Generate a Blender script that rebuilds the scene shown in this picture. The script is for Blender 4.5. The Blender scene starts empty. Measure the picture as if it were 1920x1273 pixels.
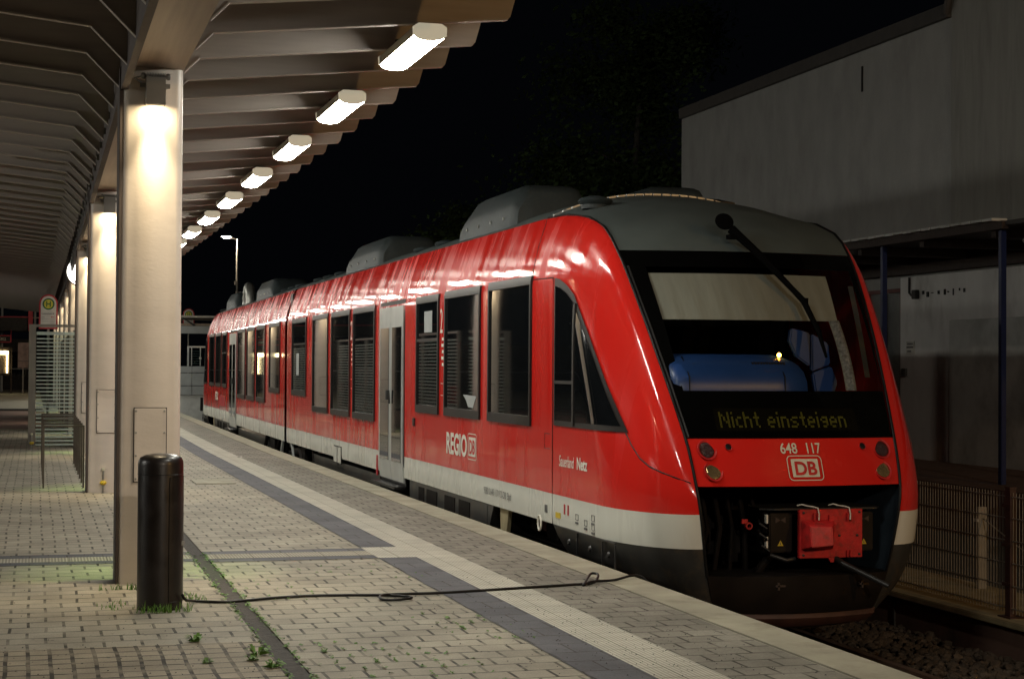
import bpy, math, random
from mathutils import Vector, Matrix
C = bpy.context.scene.collection
random.seed(7)
R = math.radians
# ------------------------------------------------------------------ camera, world, light
def setup():
    F, CX, CY, ROLL, VP = 3200., 960., 636.5, 0.006, (64., 683.)
    dx, dy = VP[0]-CX, -(VP[1]-CY)
    x = dx*math.cos(ROLL)-dy*math.sin(ROLL); y = dx*math.sin(ROLL)+dy*math.cos(ROLL)
    p = math.atan(-y/F); t = math.atan(-x/F*math.cos(p))
    fw = Vector((math.sin(t)*math.cos(p), math.cos(t)*math.cos(p), math.sin(p)))
    r = Vector((math.cos(t), -math.sin(t), 0)); u = Vector((-math.sin(t)*math.sin(p), -math.cos(t)*math.sin(p), math.cos(p)))
    r2 = r*math.cos(ROLL)+u*math.sin(ROLL); u2 = -r*math.sin(ROLL)+u*math.cos(ROLL)
    cam = bpy.data.cameras.new('camera'); co = bpy.data.objects.new('camera', cam); C.objects.link(co)
    M = Matrix((r2, u2, -fw)).transposed().to_4x4(); M.translation = Vector((0, 0, 1.62))
    co.matrix_world = M
    cam.sensor_width = 36; cam.lens = F/1920*36; cam.clip_start = .1; cam.clip_end = 600
    sc = bpy.context.scene; sc.camera = co
    w = bpy.data.worlds.new('World'); sc.world = w; w.use_nodes = True
    bg = w.node_tree.nodes['Background']; bg.inputs[0].default_value = (.35, .42, .6, 1); bg.inputs[1].default_value = .0012
    sc.view_settings.view_transform = 'Standard'; sc.view_settings.look = 'None'
    sc.view_settings.exposure = 1.0; sc.view_settings.gamma = 1
    sc.cycles.max_bounces = 7; sc.cycles.diffuse_bounces = 4; sc.cycles.glossy_bounces = 4
    sc.cycles.transparent_max_bounces = 12; sc.cycles.caustics_reflective = False; sc.cycles.caustics_refractive = False
    sc.cycles.sample_clamp_indirect = 4; sc.cycles.use_denoising = True
    try: sc.cycles.use_light_tree = True
    except Exception: pass
setup()
LAMP_E = 36.0      # canopy lamp diffusers
DOWN_W = 2.0       # warm column downlights, watts
# ------------------------------------------------------------------ materials
def nmat(name):
    m = bpy.data.materials.new(name); m.use_nodes = True
    return m, m.node_tree.nodes, m.node_tree.links, m.node_tree.nodes['Principled BSDF']
def mat(name, col, rough=.5, metal=0, var=.12, scale=6, bump=0, bscale=30, coat=0, ior=1.5, stretch=(1,1,1), dirt=None, dscale=3, rvar=0, dthr=.5):
    m, N, L, P = nmat(name)
    P.inputs['Metallic'].default_value = metal; P.inputs['IOR'].default_value = ior
    P.inputs['Roughness'].default_value = rough
    P.inputs['Coat Weight'].default_value = coat; P.inputs['Coat Roughness'].default_value = .06
    tc = N.new('ShaderNodeTexCoord'); mp = N.new('ShaderNodeMapping'); mp.inputs['Scale'].default_value = stretch
    L.new(tc.outputs['Object'], mp.inputs[0])
    nz = N.new('ShaderNodeTexNoise'); nz.inputs['Scale'].default_value = scale; nz.inputs['Detail'].default_value = 6
    L.new(mp.outputs[0], nz.inputs['Vector'])
    cr = N.new('ShaderNodeMapRange'); cr.inputs[1].default_value = .3; cr.inputs[2].default_value = .7
    cr.inputs[3].default_value = 1-var; cr.inputs[4].default_value = 1+var
    L.new(nz.outputs['Fac'], cr.inputs[0])
    mx = N.new('ShaderNodeVectorMath'); mx.operation = 'SCALE'; mx.inputs[0].default_value = col[:3]
    L.new(cr.outputs[0], mx.inputs['Scale'])
    out = mx.outputs[0]
    if dirt:
        n2 = N.new('ShaderNodeTexNoise'); n2.inputs['Scale'].default_value = dscale; n2.inputs['Detail'].default_value = 8; n2.inputs['Roughness'].default_value = .65
        L.new(mp.outputs[0], n2.inputs['Vector'])
        c2 = N.new('ShaderNodeMapRange'); c2.inputs[1].default_value = dthr; c2.inputs[2].default_value = dthr+.2; c2.inputs[4].default_value = dirt[3]
        L.new(n2.outputs['Fac'], c2.inputs[0])
        mm = N.new('ShaderNodeMix'); mm.data_type = 'RGBA'; mm.inputs[7].default_value = (*dirt[:3], 1)
        L.new(c2.outputs[0], mm.inputs[0]); L.new(out, mm.inputs[6]); out = mm.outputs[2]
    L.new(out, P.inputs['Base Color'])
    if rvar:
        c3 = N.new('ShaderNodeMapRange'); c3.inputs[1].default_value = .3; c3.inputs[2].default_value = .7
        c3.inputs[3].default_value = max(.02, rough-rvar); c3.inputs[4].default_value = rough+rvar
        L.new(nz.outputs['Fac'], c3.inputs[0]); L.new(c3.outputs[0], P.inputs['Roughness'])
    if bump:
        nb = N.new('ShaderNodeTexNoise'); nb.inputs['Scale'].default_value = bscale; nb.inputs['Detail'].default_value = 4
        L.new(mp.outputs[0], nb.inputs['Vector'])
        bp = N.new('ShaderNodeBump'); bp.inputs['Strength'].default_value = bump; bp.inputs['Distance'].default_value = .02
        L.new(nb.outputs['Fac'], bp.inputs['Height']); L.new(bp.outputs[0], P.inputs['Normal'])
    return m
def emis(name, col, s, base=1.0):
    m, N, L, P = nmat(name)
    P.inputs['Base Color'].default_value = (col[0]*base, col[1]*base, col[2]*base, 1); P.inputs['Roughness'].default_value = .4
    P.inputs['Emission Color'].default_value = (*col, 1); P.inputs['Emission Strength'].default_value = s
    return m
def paver(name, bw, rh, col, col2, mort=(.03,.028,.018), msize=.05, off=.5, bumps=.5, dark=.36, swap=False, msm=.1):
    m, N, L, P = nmat(name)
    tc = N.new('ShaderNodeTexCoord'); mp = N.new('ShaderNodeMapping')
    if swap: mp.inputs['Rotation'].default_value = (0, 0, R(90))
    # slight wobble of the courses
    wn = N.new('ShaderNodeTexNoise'); wn.inputs['Scale'].default_value = .9; L.new(tc.outputs['Object'], wn.inputs['Vector'])
    ws = N.new('ShaderNodeVectorMath'); ws.operation = 'MULTIPLY_ADD'; ws.inputs[1].default_value = (.04,.04,0)
    L.new(wn.outputs['Color'], ws.inputs[0]); L.new(tc.outputs['Object'], ws.inputs[2]); L.new(ws.outputs[0], mp.inputs[0])
    b = N.new('ShaderNodeTexBrick'); b.offset = off; b.offset_frequency = 2; b.squash = 1
    b.inputs['Scale'].default_value = 1; b.inputs['Brick Width'].default_value = bw; b.inputs['Row Height'].default_value = rh
    b.inputs['Mortar Size'].default_value = msize*rh; b.inputs['Mortar Smooth'].default_value = msm; b.inputs['Bias'].default_value = 0
    b.inputs['Color1'].default_value = (*col, 1); b.inputs['Color2'].default_value = (*col2, 1); b.inputs['Mortar'].default_value = (*mort, 1)
    L.new(mp.outputs[0], b.inputs['Vector'])
    # joints filled unevenly: mix mortar with stone where noise says the joint is tight
    n1 = N.new('ShaderNodeTexNoise'); n1.inputs['Scale'].default_value = 5; n1.inputs['Detail'].default_value = 3
    L.new(tc.outputs['Object'], n1.inputs['Vector'])
    r1 = N.new('ShaderNodeMapRange'); r1.inputs[1].default_value = .42; r1.inputs[2].default_value = .58; r1.inputs[3].default_value = .42; r1.inputs[4].default_value = 1
    L.new(n1.outputs['Fac'], r1.inputs[0])
    mm = N.new('ShaderNodeMath'); mm.operation = 'MULTIPLY'; L.new(b.outputs['Fac'], mm.inputs[0]); L.new(r1.outputs[0], mm.inputs[1])
    b2 = N.new('ShaderNodeMix'); b2.data_type = 'RGBA'; b2.inputs[6].default_value = (*col, 1); b2.inputs[7].default_value = (*mort, 1)
    L.new(mm.outputs[0], b2.inputs[0])
    # stone colour variation
    bb = N.new('ShaderNodeTexBrick'); bb.offset = off; bb.offset_frequency = 2
    for k, v in (('Scale', 1), ('Brick Width', bw), ('Row Height', rh), ('Mortar Size', 0), ('Bias', 0)): bb.inputs[k].default_value = v
    bb.inputs['Color1'].default_value = (*col, 1); bb.inputs['Color2'].default_value = (*col2, 1)
    L.new(mp.outputs[0], bb.inputs['Vector']); L.new(bb.outputs['Color'], b2.inputs[6])
    n2 = N.new('ShaderNodeTexNoise'); n2.inputs['Scale'].default_value = 1.3; n2.inputs['Detail'].default_value = 10; n2.inputs['Roughness'].default_value = .7
    L.new(tc.outputs['Object'], n2.inputs['Vector'])
    r2 = N.new('ShaderNodeMapRange'); r2.inputs[1].default_value = .3; r2.inputs[2].default_value = .7; r2.inputs[3].default_value = 1-dark; r2.inputs[4].default_value = 1+dark*.7
    L.new(n2.outputs['Fac'], r2.inputs[0])
    sp = N.new('ShaderNodeTexNoise'); sp.inputs['Scale'].default_value = 90; sp.inputs['Detail'].default_value = 3; L.new(tc.outputs['Object'], sp.inputs['Vector'])
    rs = N.new('ShaderNodeMapRange'); rs.inputs[1].default_value = .3; rs.inputs[2].default_value = .7; rs.inputs[3].default_value = .82; rs.inputs[4].default_value = 1.15
    L.new(sp.outputs['Fac'], rs.inputs[0])
    # dark chewing gum and grit spots
    vo = N.new('ShaderNodeTexVoronoi'); vo.inputs['Scale'].default_value = 7; L.new(tc.outputs['Object'], vo.inputs['Vector'])
    rv = N.new('ShaderNodeMapRange'); rv.inputs[1].default_value = .05; rv.inputs[2].default_value = .09; rv.inputs[3].default_value = .35; rv.inputs[4].default_value = 1
    L.new(vo.outputs['Distance'], rv.inputs[0])
    m1 = N.new('ShaderNodeMath'); m1.operation = 'MULTIPLY'; L.new(r2.outputs[0], m1.inputs[0]); L.new(rs.outputs[0], m1.inputs[1])
    m2 = N.new('ShaderNodeMath'); m2.operation = 'MULTIPLY'; L.new(m1.outputs[0], m2.inputs[0]); L.new(rv.outputs[0], m2.inputs[1])
    sc = N.new('ShaderNodeVectorMath'); sc.operation = 'SCALE'; L.new(b2.outputs[2], sc.inputs[0]); L.new(m2.outputs[0], sc.inputs['Scale'])
    L.new(sc.outputs[0], P.inputs['Base Color']); P.inputs['Roughness'].default_value = .72; P.inputs['Specular IOR Level'].default_value = .35
    inv = N.new('ShaderNodeMath'); inv.operation = 'MULTIPLY_ADD'; inv.inputs[1].default_value = -1; L.new(mm.outputs[0], inv.inputs[0])
    hs = N.new('ShaderNodeMath'); hs.operation = 'MULTIPLY'; hs.inputs[1].default_value = .25; L.new(sp.outputs['Fac'], hs.inputs[0]); L.new(hs.outputs[0], inv.inputs[2])
    bp = N.new('ShaderNodeBump'); bp.inputs['Strength'].default_value = bumps; bp.inputs['Distance'].default_value = .012
    L.new(inv.outputs[0], bp.inputs['Height']); L.new(bp.outputs[0], P.inputs['Normal'])
    return m
def ribbed(name, col, pitch=.026, axis=0, tile=.3):
    m, N, L, P = nmat(name)
    tc = N.new('ShaderNodeTexCoord')
    wv = N.new('ShaderNodeTexWave'); wv.wave_type = 'BANDS'; wv.bands_direction = 'XY'[axis]; wv.inputs['Scale'].default_value = .3142/pitch
    L.new(tc.outputs['Object'], wv.inputs['Vector'])
    nz = N.new('ShaderNodeTexNoise'); nz.inputs['Scale'].default_value = 2.2; nz.inputs['Detail'].default_value = 10; nz.inputs['Roughness'].default_value = .7; L.new(tc.outputs['Object'], nz.inputs['Vector'])
    r = N.new('ShaderNodeMapRange'); r.inputs[1].default_value = .3; r.inputs[2].default_value = .7; r.inputs[3].default_value = .78; r.inputs[4].default_value = 1.12; L.new(nz.outputs['Fac'], r.inputs[0])
    w2 = N.new('ShaderNodeMapRange'); w2.inputs[3].default_value = .62; w2.inputs[4].default_value = 1.05; L.new(wv.outputs['Fac'], w2.inputs[0])
    bk = N.new('ShaderNodeTexBrick'); bk.offset = 0; bk.inputs['Scale'].default_value = 1; bk.inputs['Brick Width'].default_value = tile; bk.inputs['Row Height'].default_value = tile
    bk.inputs['Mortar Size'].default_value = .004; bk.inputs['Color1'].default_value = (1,1,1,1); bk.inputs['Color2'].default_value = (.9,.9,.9,1); bk.inputs['Mortar'].default_value = (.35,.35,.3,1)
    L.new(tc.outputs['Object'], bk.inputs['Vector'])
    a = N.new('ShaderNodeMath'); a.operation = 'MULTIPLY'; L.new(r.outputs[0], a.inputs[0]); L.new(w2.outputs[0], a.inputs[1])
    s = N.new('ShaderNodeVectorMath'); s.operation = 'SCALE'; L.new(bk.outputs['Color'], s.inputs[0]); L.new(a.outputs[0], s.inputs['Scale'])
    s2 = N.new('ShaderNodeVectorMath'); s2.operation = 'MULTIPLY'; s2.inputs[1].default_value = col; L.new(s.outputs[0], s2.inputs[0])
    L.new(s2.outputs[0], P.inputs['Base Color']); P.inputs['Roughness'].default_value = .75
    bp = N.new('ShaderNodeBump'); bp.inputs['Strength'].default_value = .6; bp.inputs['Distance'].default_value = .005
    L.new(wv.outputs['Fac'], bp.inputs['Height']); L.new(bp.outputs[0], P.inputs['Normal'])
    return m
def glassmat(name, tint=(.75,.8,.78), refl=1.0, ior=1.5, rough=.01):
    m, N, L, P = nmat(name); N.remove(P)
    o = N['Material Output']; t = N.new('ShaderNodeBsdfTransparent'); t.inputs[0].default_value = (*tint, 1)
    g = N.new('ShaderNodeBsdfGlossy'); g.inputs['Roughness'].default_value = rough
    f = N.new('ShaderNodeFresnel'); f.inputs[0].default_value = ior
    mx = N.new('ShaderNodeMixShader'); L.new(f.outputs[0], mx.inputs[0]); L.new(t.outputs[0], mx.inputs[1]); L.new(g.outputs[0], mx.inputs[2]); L.new(mx.outputs[0], o.inputs['Surface'])
    return m
def paint(name, col, rough, streak=.6, dirtcol=(.16,.10,.07), dz=(.45, 1.15), dmax=.45):
    """train paint: vertical wash streaks in the gloss, road grime growing towards the sill"""
    m, N, L, P = nmat(name)
    tc = N.new('ShaderNodeTexCoord')
    mp = N.new('ShaderNodeMapping'); mp.inputs['Scale'].default_value = (1, 2.4, .28); L.new(tc.outputs['Object'], mp.inputs[0])
    n = N.new('ShaderNodeTexNoise'); n.inputs['Scale'].default_value = 1.6; n.inputs['Detail'].default_value = 5; L.new(mp.outputs[0], n.inputs['Vector'])
    r = N.new('ShaderNodeMapRange'); r.inputs[1].default_value = .35; r.inputs[2].default_value = .68; r.inputs[3].default_value = rough*(1-streak); r.inputs[4].default_value = rough*(1+streak*1.6)
    L.new(n.outputs['Fac'], r.inputs[0]); L.new(r.outputs[0], P.inputs['Roughness'])
    sx = N.new('ShaderNodeSeparateXYZ'); L.new(tc.outputs['Object'], sx.inputs[0])
    g = N.new('ShaderNodeMapRange'); g.inputs[1].default_value = dz[1]; g.inputs[2].default_value = dz[0]; g.inputs[3].default_value = .04; g.inputs[4].default_value = dmax
    L.new(sx.outputs['Z'], g.inputs[0])
    n3 = N.new('ShaderNodeTexNoise'); n3.inputs['Scale'].default_value = 4; n3.inputs['Detail'].default_value = 8; L.new(mp.outputs[0], n3.inputs['Vector'])
    m3 = N.new('ShaderNodeMath'); m3.operation = 'MULTIPLY'; L.new(g.outputs[0], m3.inputs[0])
    r3 = N.new('ShaderNodeMapRange'); r3.inputs[1].default_value = .35; r3.inputs[2].default_value = .65; L.new(n3.outputs['Fac'], r3.inputs[0]); L.new(r3.outputs[0], m3.inputs[1])
    mx = N.new('ShaderNodeMix'); mx.data_type = 'RGBA'; mx.inputs[6].default_value = (*col, 1); mx.inputs[7].default_value = (*dirtcol, 1)
    L.new(m3.outputs[0], mx.inputs[0]); L.new(mx.outputs[2], P.inputs['Base Color'])
    P.inputs['Coat Weight'].default_value = .5; P.inputs['Coat Roughness'].default_value = .035; P.inputs['Specular IOR Level'].default_value = .17
    P.inputs['Anisotropic'].default_value = .85
    tg = N.new('ShaderNodeCombineXYZ'); tg.inputs[1].default_value = 1; L.new(tg.outputs[0], P.inputs['Tangent'])
    nb = N.new('ShaderNodeTexNoise'); nb.inputs['Scale'].default_value = 1.1; L.new(tc.outputs['Object'], nb.inputs['Vector'])
    ad = N.new('ShaderNodeMath'); ad.operation = 'MULTIPLY_ADD'; ad.inputs[1].default_value = .05; L.new(n.outputs['Fac'], ad.inputs[0]); L.new(nb.outputs['Fac'], ad.inputs[2])
    bp = N.new('ShaderNodeBump'); bp.inputs['Strength'].default_value = .09; bp.inputs['Distance'].default_value = .02; L.new(ad.outputs[0], bp.inputs['Height'])
    L.new(bp.outputs[0], P.inputs['Coat Normal'])
    return m
M = {}
M['red'] = paint('red_paint', (.60,.018,.013), .20, streak=.6)
M['white'] = paint('pale_grey_paint', (.66,.67,.61), .3, dirtcol=(.18,.15,.10), dz=(.1,.6), dmax=.6)
M['redplain'] = mat('red_cover_paint', (.5,.02,.02), .48, ior=1.4, var=.2, scale=12, bump=.15, dirt=(.12,.03,.02,.6), dscale=14)
M['roof'] = mat('roof_grey', (.075,.092,.09), .5, var=.10, scale=3, rvar=.06, dirt=(.12,.12,.10,.2), dscale=12)
M['hood'] = mat('roof_hood_grey', (.03,.04,.043), .58, ior=1.35, var=.12, scale=3, dirt=(.1,.1,.09,.2), dscale=20)
M['skirt'] = mat('skirt_grey', (.034,.034,.032), .42, ior=1.4, var=.3, scale=3, dirt=(.09,.065,.04,.6), dscale=5)
M['brown'] = mat('grimy_brown_steel', (.05,.02,.014), .6, var=.35, scale=6)
M['black'] = mat('black_rubber', (.009,.009,.009), .45, ior=1.3, var=.3)
M['cav'] = mat('dark_machinery', (.010,.008,.007), .6, ior=1.15, var=.5, scale=9)
M['navy'] = mat('dark_blue_lining', (.03,.042,.055), .4, var=.3, scale=4)
M['frame'] = mat('window_frame_grey', (.018,.015,.014), .42, ior=1.35, var=.15)
M['glass'] = mat('dark_window_glass', (.006,.007,.008), .03, var=.2, ior=2.5, bump=.008, bscale=2)
M['clear'] = glassmat('windscreen_glass', (.86,.88,.87), ior=1.18)
M['screen'] = glassmat('clear_glass', (.80,.86,.83), ior=1.4)
M['etched'] = mat('etched_glass_stripe', (.42,.50,.46), .5, var=.15)
M['alu'] = mat('door_aluminium', (.48,.50,.49), .32, metal=.35, var=.1, scale=3)
M['apron'] = mat('apron_black', (.012,.009,.007), .4, ior=1.3, var=.4, scale=4)
M['etched2'] = mat('etched_stripe_dim', (.16,.19,.17), .6, var=.2)  # darker stripe copy, keeps its reflection in the train windows faint
M['black2'] = mat('matt_black_border', (.003,.003,.003), .8, ior=1.06)
M['steel'] = mat('galvanised_steel', (.30,.30,.28), .42, metal=.7, var=.25, scale=14)
M['fin'] = mat('canopy_paint_grey', (.40,.355,.32), .55, var=.08, scale=4, stretch=(.4,1,5))
M['beam'] = mat('beam_paint_brown', (.34,.26,.19), .5, var=.12, scale=3, stretch=(8,.3,1), bump=.05, bscale=40)
M['col'] = mat('column_paint', (.64,.58,.515), .36, var=.05, scale=3, bump=.05, bscale=26, dirt=(.48,.42,.36,.25), dscale=2, stretch=(1,1,2.2))
M['deck'] = mat('roof_deck_dark', (.07,.055,.05), .7)
M['bollard'] = mat('black_brown_enamel', (.009,.006,.005), .36, var=.3, scale=8, coat=.1, rvar=.08, bump=.04, bscale=60)
M['cream'] = mat('cream_lettering', (.62,.60,.48), .5, var=.05)
M['whitel'] = mat('white_lettering', (.72,.70,.62), .5, var=.05)
M['dgrey'] = mat('dark_lettering', (.10,.10,.10), .6)
M['yellow'] = mat('yellow_enamel', (.55,.40,.02), .5)
M['green'] = mat('green_enamel', (.02,.16,.05), .5)
M['signw'] = mat('sign_white', (.60,.58,.52), .5)
M['redtrim'] = mat('red_trim', (.42,.02,.03), .45)
M['blind'] = mat('cream_blind', (.27,.27,.23), .8, var=.1, scale=2, stretch=(6,1,.6), bump=.35, bscale=3)
M['blue'] = mat('blue_plastic', (.018,.055,.19), .34, ior=1.45, var=.1, scale=3)
M['foil'] = mat('silver_bubble_foil', (.30,.31,.31), .5, metal=.4, var=.5, scale=40, bump=1, bscale=60)
M['pavers'] = paver('platform_pavers', .215, .215, (.285,.262,.205), (.345,.318,.25), msize=.045)
M['pavers_edge'] = paver('platform_edge_pavers', .215, .215, (.205,.195,.16), (.255,.242,.20), msize=.045)
M['pavers_stack'] = paver('setts_stack_bond', .12, .16, (.27,.235,.17), (.34,.295,.215), mort=(.025,.02,.012), msize=.075, off=0.0, bumps=.8)
M['darkpav'] = paver('anthracite_pavers', .3, .3, (.085,.088,.10), (.11,.113,.125), msize=.02, off=.5)
M['slab'] = mat('concrete_edge_slab', (.34,.32,.24), .75, var=.18, scale=2.5, bump=.2, bscale=120, dirt=(.17,.15,.10,.6), dscale=3)
M['tact'] = ribbed('tactile_ribbed_slab', (.56,.54,.45))
M['tactx'] = ribbed('tactile_ribbed_slab_cross', (.42,.39,.30), axis=0)
M['gutter'] = mat('dark_drain_channel', (.045,.040,.034), .8, var=.35, scale=20, bump=.5, bscale=60)
M['asphalt'] = mat('asphalt', (.05,.05,.048), .85, var=.25, scale=30, bump=.3, bscale=200)
M['earth'] = mat('trackbed_earth', (.045,.035,.025), .9, var=.4, scale=8)
M['pale'] = mat('pale_paving', (.30,.28,.22), .8, var=.2, scale=3)
M['stone'] = mat('ballast_stone', (.065,.046,.03), .85, var=.5, scale=7)
M['rail'] = mat('rusty_rail', (.10,.06,.04), .5, metal=.5, var=.3)
M['conc'] = mat('stained_concrete', (.17,.10,.075), .85, var=.3, scale=2.5, stretch=(1,1,.5), dirt=(.04,.03,.02,.8), dscale=2.5)
M['conct'] = mat('concrete_coping', (.30,.25,.14), .8, var=.25, scale=5)
M['fence'] = mat('fence_steel', (.26,.24,.20), .5, metal=.3, var=.2)
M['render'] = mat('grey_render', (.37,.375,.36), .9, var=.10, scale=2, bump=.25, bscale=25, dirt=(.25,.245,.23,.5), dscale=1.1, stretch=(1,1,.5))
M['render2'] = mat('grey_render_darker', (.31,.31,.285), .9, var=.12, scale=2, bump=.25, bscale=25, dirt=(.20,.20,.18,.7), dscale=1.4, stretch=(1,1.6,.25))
M['rlow'] = mat('lit_render_under_canopy', (.84,.84,.82), .9, var=.1, scale=2, bump=.25, bscale=25, dirt=(.34,.32,.28,.6), dscale=1.1, stretch=(1,1,.45))  # light on the wall below the awning put into a paler render colour
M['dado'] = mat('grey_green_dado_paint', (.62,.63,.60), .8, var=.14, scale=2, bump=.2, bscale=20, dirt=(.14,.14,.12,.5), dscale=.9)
M['coping'] = mat('dark_coping', (.06,.055,.05), .7)
M['bluep'] = mat('blue_post_paint', (.012,.022,.09), .5, var=.15)
M['wood'] = mat('dark_timber', (.045,.028,.02), .7, var=.3, stretch=(1,6,1))
M['leaf'] = mat('tree_leaves', (.05,.085,.022), .7, var=.5, scale=1)
M['bark'] = mat('birch_bark', (.05,.045,.035), .8, var=.5, scale=5, stretch=(1,1,3))
M['weed'] = mat('weed_leaves', (.10,.21,.03), .6, var=.4, scale=20)
M['lamphouse'] = mat('lamp_housing_cream', (.42,.39,.31), .45, var=.05)
M['cap'] = emis('glowing_lamp_cap', (.50,.45,.33), .34)  # faint glow added so the end caps look lit
M['diff'] = emis('lamp_diffuser', (1.0,.97,.86), LAMP_E)
M['panel'] = mat('grey_wall_panel', (.34,.36,.36), .6, var=.12, scale=3)
M['dark'] = mat('dark_facade', (.03,.028,.026), .8, var=.3)
M['lock'] = mat('dark_metal', (.04,.04,.04), .4, metal=.5)
# ------------------------------------------------------------------ mesh helpers
ident = lambda p: p
class MB:
    def __init__(s, T=None, flip=False): s.v = []; s.f = []; s.T = T or ident; s.flip = flip
    def add(s, vs, fs):
        o = len(s.v); s.v += [tuple(s.T(tuple(p))) for p in vs]
        for f in fs: s.f.append(tuple(o+i for i in (reversed(f) if s.flip else f)))
        return s
    def box(s, x0, x1, y0, y1, z0, z1):
        v = [(x,y,z) for z in (z0,z1) for y in (y0,y1) for x in (x0,x1)]
        return s.add(v, [(0,2,3,1),(4,5,7,6),(0,1,5,4),(2,6,7,3),(0,4,6,2),(1,3,7,5)])
    def grid(s, rows, close=False):
        n = len(rows[0]); v = [p for r in rows for p in r]; f = []
        for i in range(len(rows)-1):
            for j in range(n-1 if not close else n):
                k = (j+1) % n; f.append((i*n+j, i*n+k, (i+1)*n+k, (i+1)*n+j))
        return s.add(v, f)
    def tube(s, pts, r, n=8, caps=True):
        pts = [Vector(p) for p in pts]; rows = []
        rs = r if isinstance(r, (list, tuple)) else [r]*len(pts)
        prev = None
        for i, p in enumerate(pts):
            d = (pts[min(i+1, len(pts)-1)]-pts[max(i-1, 0)]).normalized()
            a = prev if prev is not None and abs(prev.dot(d)) < .95 else (Vector((0,0,1)) if abs(d.z) < .9 else Vector((1,0,0)))
            x = (a-d*a.dot(d)).normalized(); y = d.cross(x); prev = x
            rows.append([tuple(p+x*rs[i]*math.cos(2*math.pi*k/n)+y*rs[i]*math.sin(2*math.pi*k/n)) for k in range(n)])
        s.grid(rows, True)
        if caps:
            s.add(rows[0], [tuple(reversed(range(n)))]); s.add(rows[-1], [tuple(range(n))])
        return s
    def prism(s, poly, axis, a0, a1):
        """poly: 2D points in the two other axes (order xyz), extruded along axis"""
        def P(q, a):
            q = list(q); q.insert(axis, a); return tuple(q)
        n = len(poly); v = [P(q, a0) for q in poly]+[P(q, a1) for q in poly]
        f = [tuple(reversed(range(n))), tuple(range(n, 2*n))]+[(i, (i+1) % n, n+(i+1) % n, n+i) for i in range(n)]
        return s.add(v, f)
    def lathe(s, c, prof, n=24, axis=2):
        rows = []
        for r, h in prof:
            row = []
            for k in range(n):
                a = 2*math.pi*k/n; q = [r*math.cos(a), r*math.sin(a)]; q.insert(axis, h)
                row.append((c[0]+q[0], c[1]+q[1], c[2]+q[2]))
            rows.append(row)
        return s.grid(rows, True)
    def build(s, name, m, parent=None, off=(0,0,0), smooth=40, bevel=0):
        me = bpy.data.meshes.new(name)
        me.from_pydata([(x-off[0], y-off[1], z-off[2]) for x, y, z in s.v], [], s.f); me.validate(); me.update()
        if bevel or smooth is not None:
            import bmesh
            b = bmesh.new(); b.from_mesh(me); bmesh.ops.remove_doubles(b, verts=b.verts, dist=1e-5); bmesh.ops.recalc_face_normals(b, faces=b.faces)
            if bevel: bmesh.ops.bevel(b, geom=[e for e in b.edges if e.is_manifold and e.calc_face_angle(0) > .6], offset=bevel, segments=2, affect='EDGES')
            b.to_mesh(me); b.free()
        if smooth:
            me.polygons.foreach_set('use_smooth', [True]*len(me.polygons)); me.set_sharp_from_angle(angle=R(smooth))
        mm = m if isinstance(m, bpy.types.Material) else M[m]
        me.materials.append(mm)
        o = bpy.data.objects.new(name, me); C.objects.link(o)
        if parent: o.parent = parent
        return o
def tag(o, label, cat, group=None, kind=None):
    if label: o['label'] = label
    if cat: o['category'] = cat
    if group: o['group'] = group
    if kind: o['kind'] = kind
    return o
def struct(name, mb, m, **k):
    o = mb.build(name, m, **k); o['kind'] = 'structure'; return o
def thing(name, label, cat, loc=(0,0,0), group=None, rotz=0):
    o = bpy.data.objects.new(name, None); C.objects.link(o); o.location = loc; o.rotation_euler = (0,0,rotz); o.empty_display_size = .2
    return tag(o, label, cat, group)
def copy_tree(o, parent=None, label=None, loc=None):
    c = o.copy(); C.objects.link(c)
    if parent: c.parent = parent
    if label: c['label'] = label
    if loc: c.location = loc
    for ch in list(o.children): copy_tree(ch, c)
    return c
def text(name, s, size, fn, m, parent=None, bold=0, xs=1, shear=0, align='LEFT', off=(0,0,0), flip=False):
    cu = bpy.data.curves.new(name, 'FONT'); cu.body = s; cu.size = size; cu.offset = bold; cu.shear = shear; cu.align_x = align; cu.resolution_u = 4
    to = bpy.data.objects.new(name+'_tmp', cu); C.objects.link(to)
    bpy.context.view_layer.update()
    me = bpy.data.meshes.new_from_object(to.evaluated_get(bpy.context.evaluated_depsgraph_get()))
    bpy.data.objects.remove(to)
    for v in me.vertices:
        p = fn(v.co.x*xs, v.co.y); v.co = (p[0]-off[0], p[1]-off[1], p[2]-off[2])
    me.name = name; me.materials.clear(); me.materials.append(M[m]); me.update()
    if flip: me.flip_normals()
    o = bpy.data.objects.new(name, me); C.objects.link(o)
    if parent: o.parent = parent
    return o
ORD = ['nearest','second','third','fourth','fifth','sixth','seventh','eighth','ninth','tenth','eleventh','twelfth','thirteenth','fourteenth','fifteenth','sixteenth','seventeenth','eighteenth','nineteenth','twentieth','twenty-first','twenty-second','twenty-third','twenty-fourth','twenty-fifth']
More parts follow.
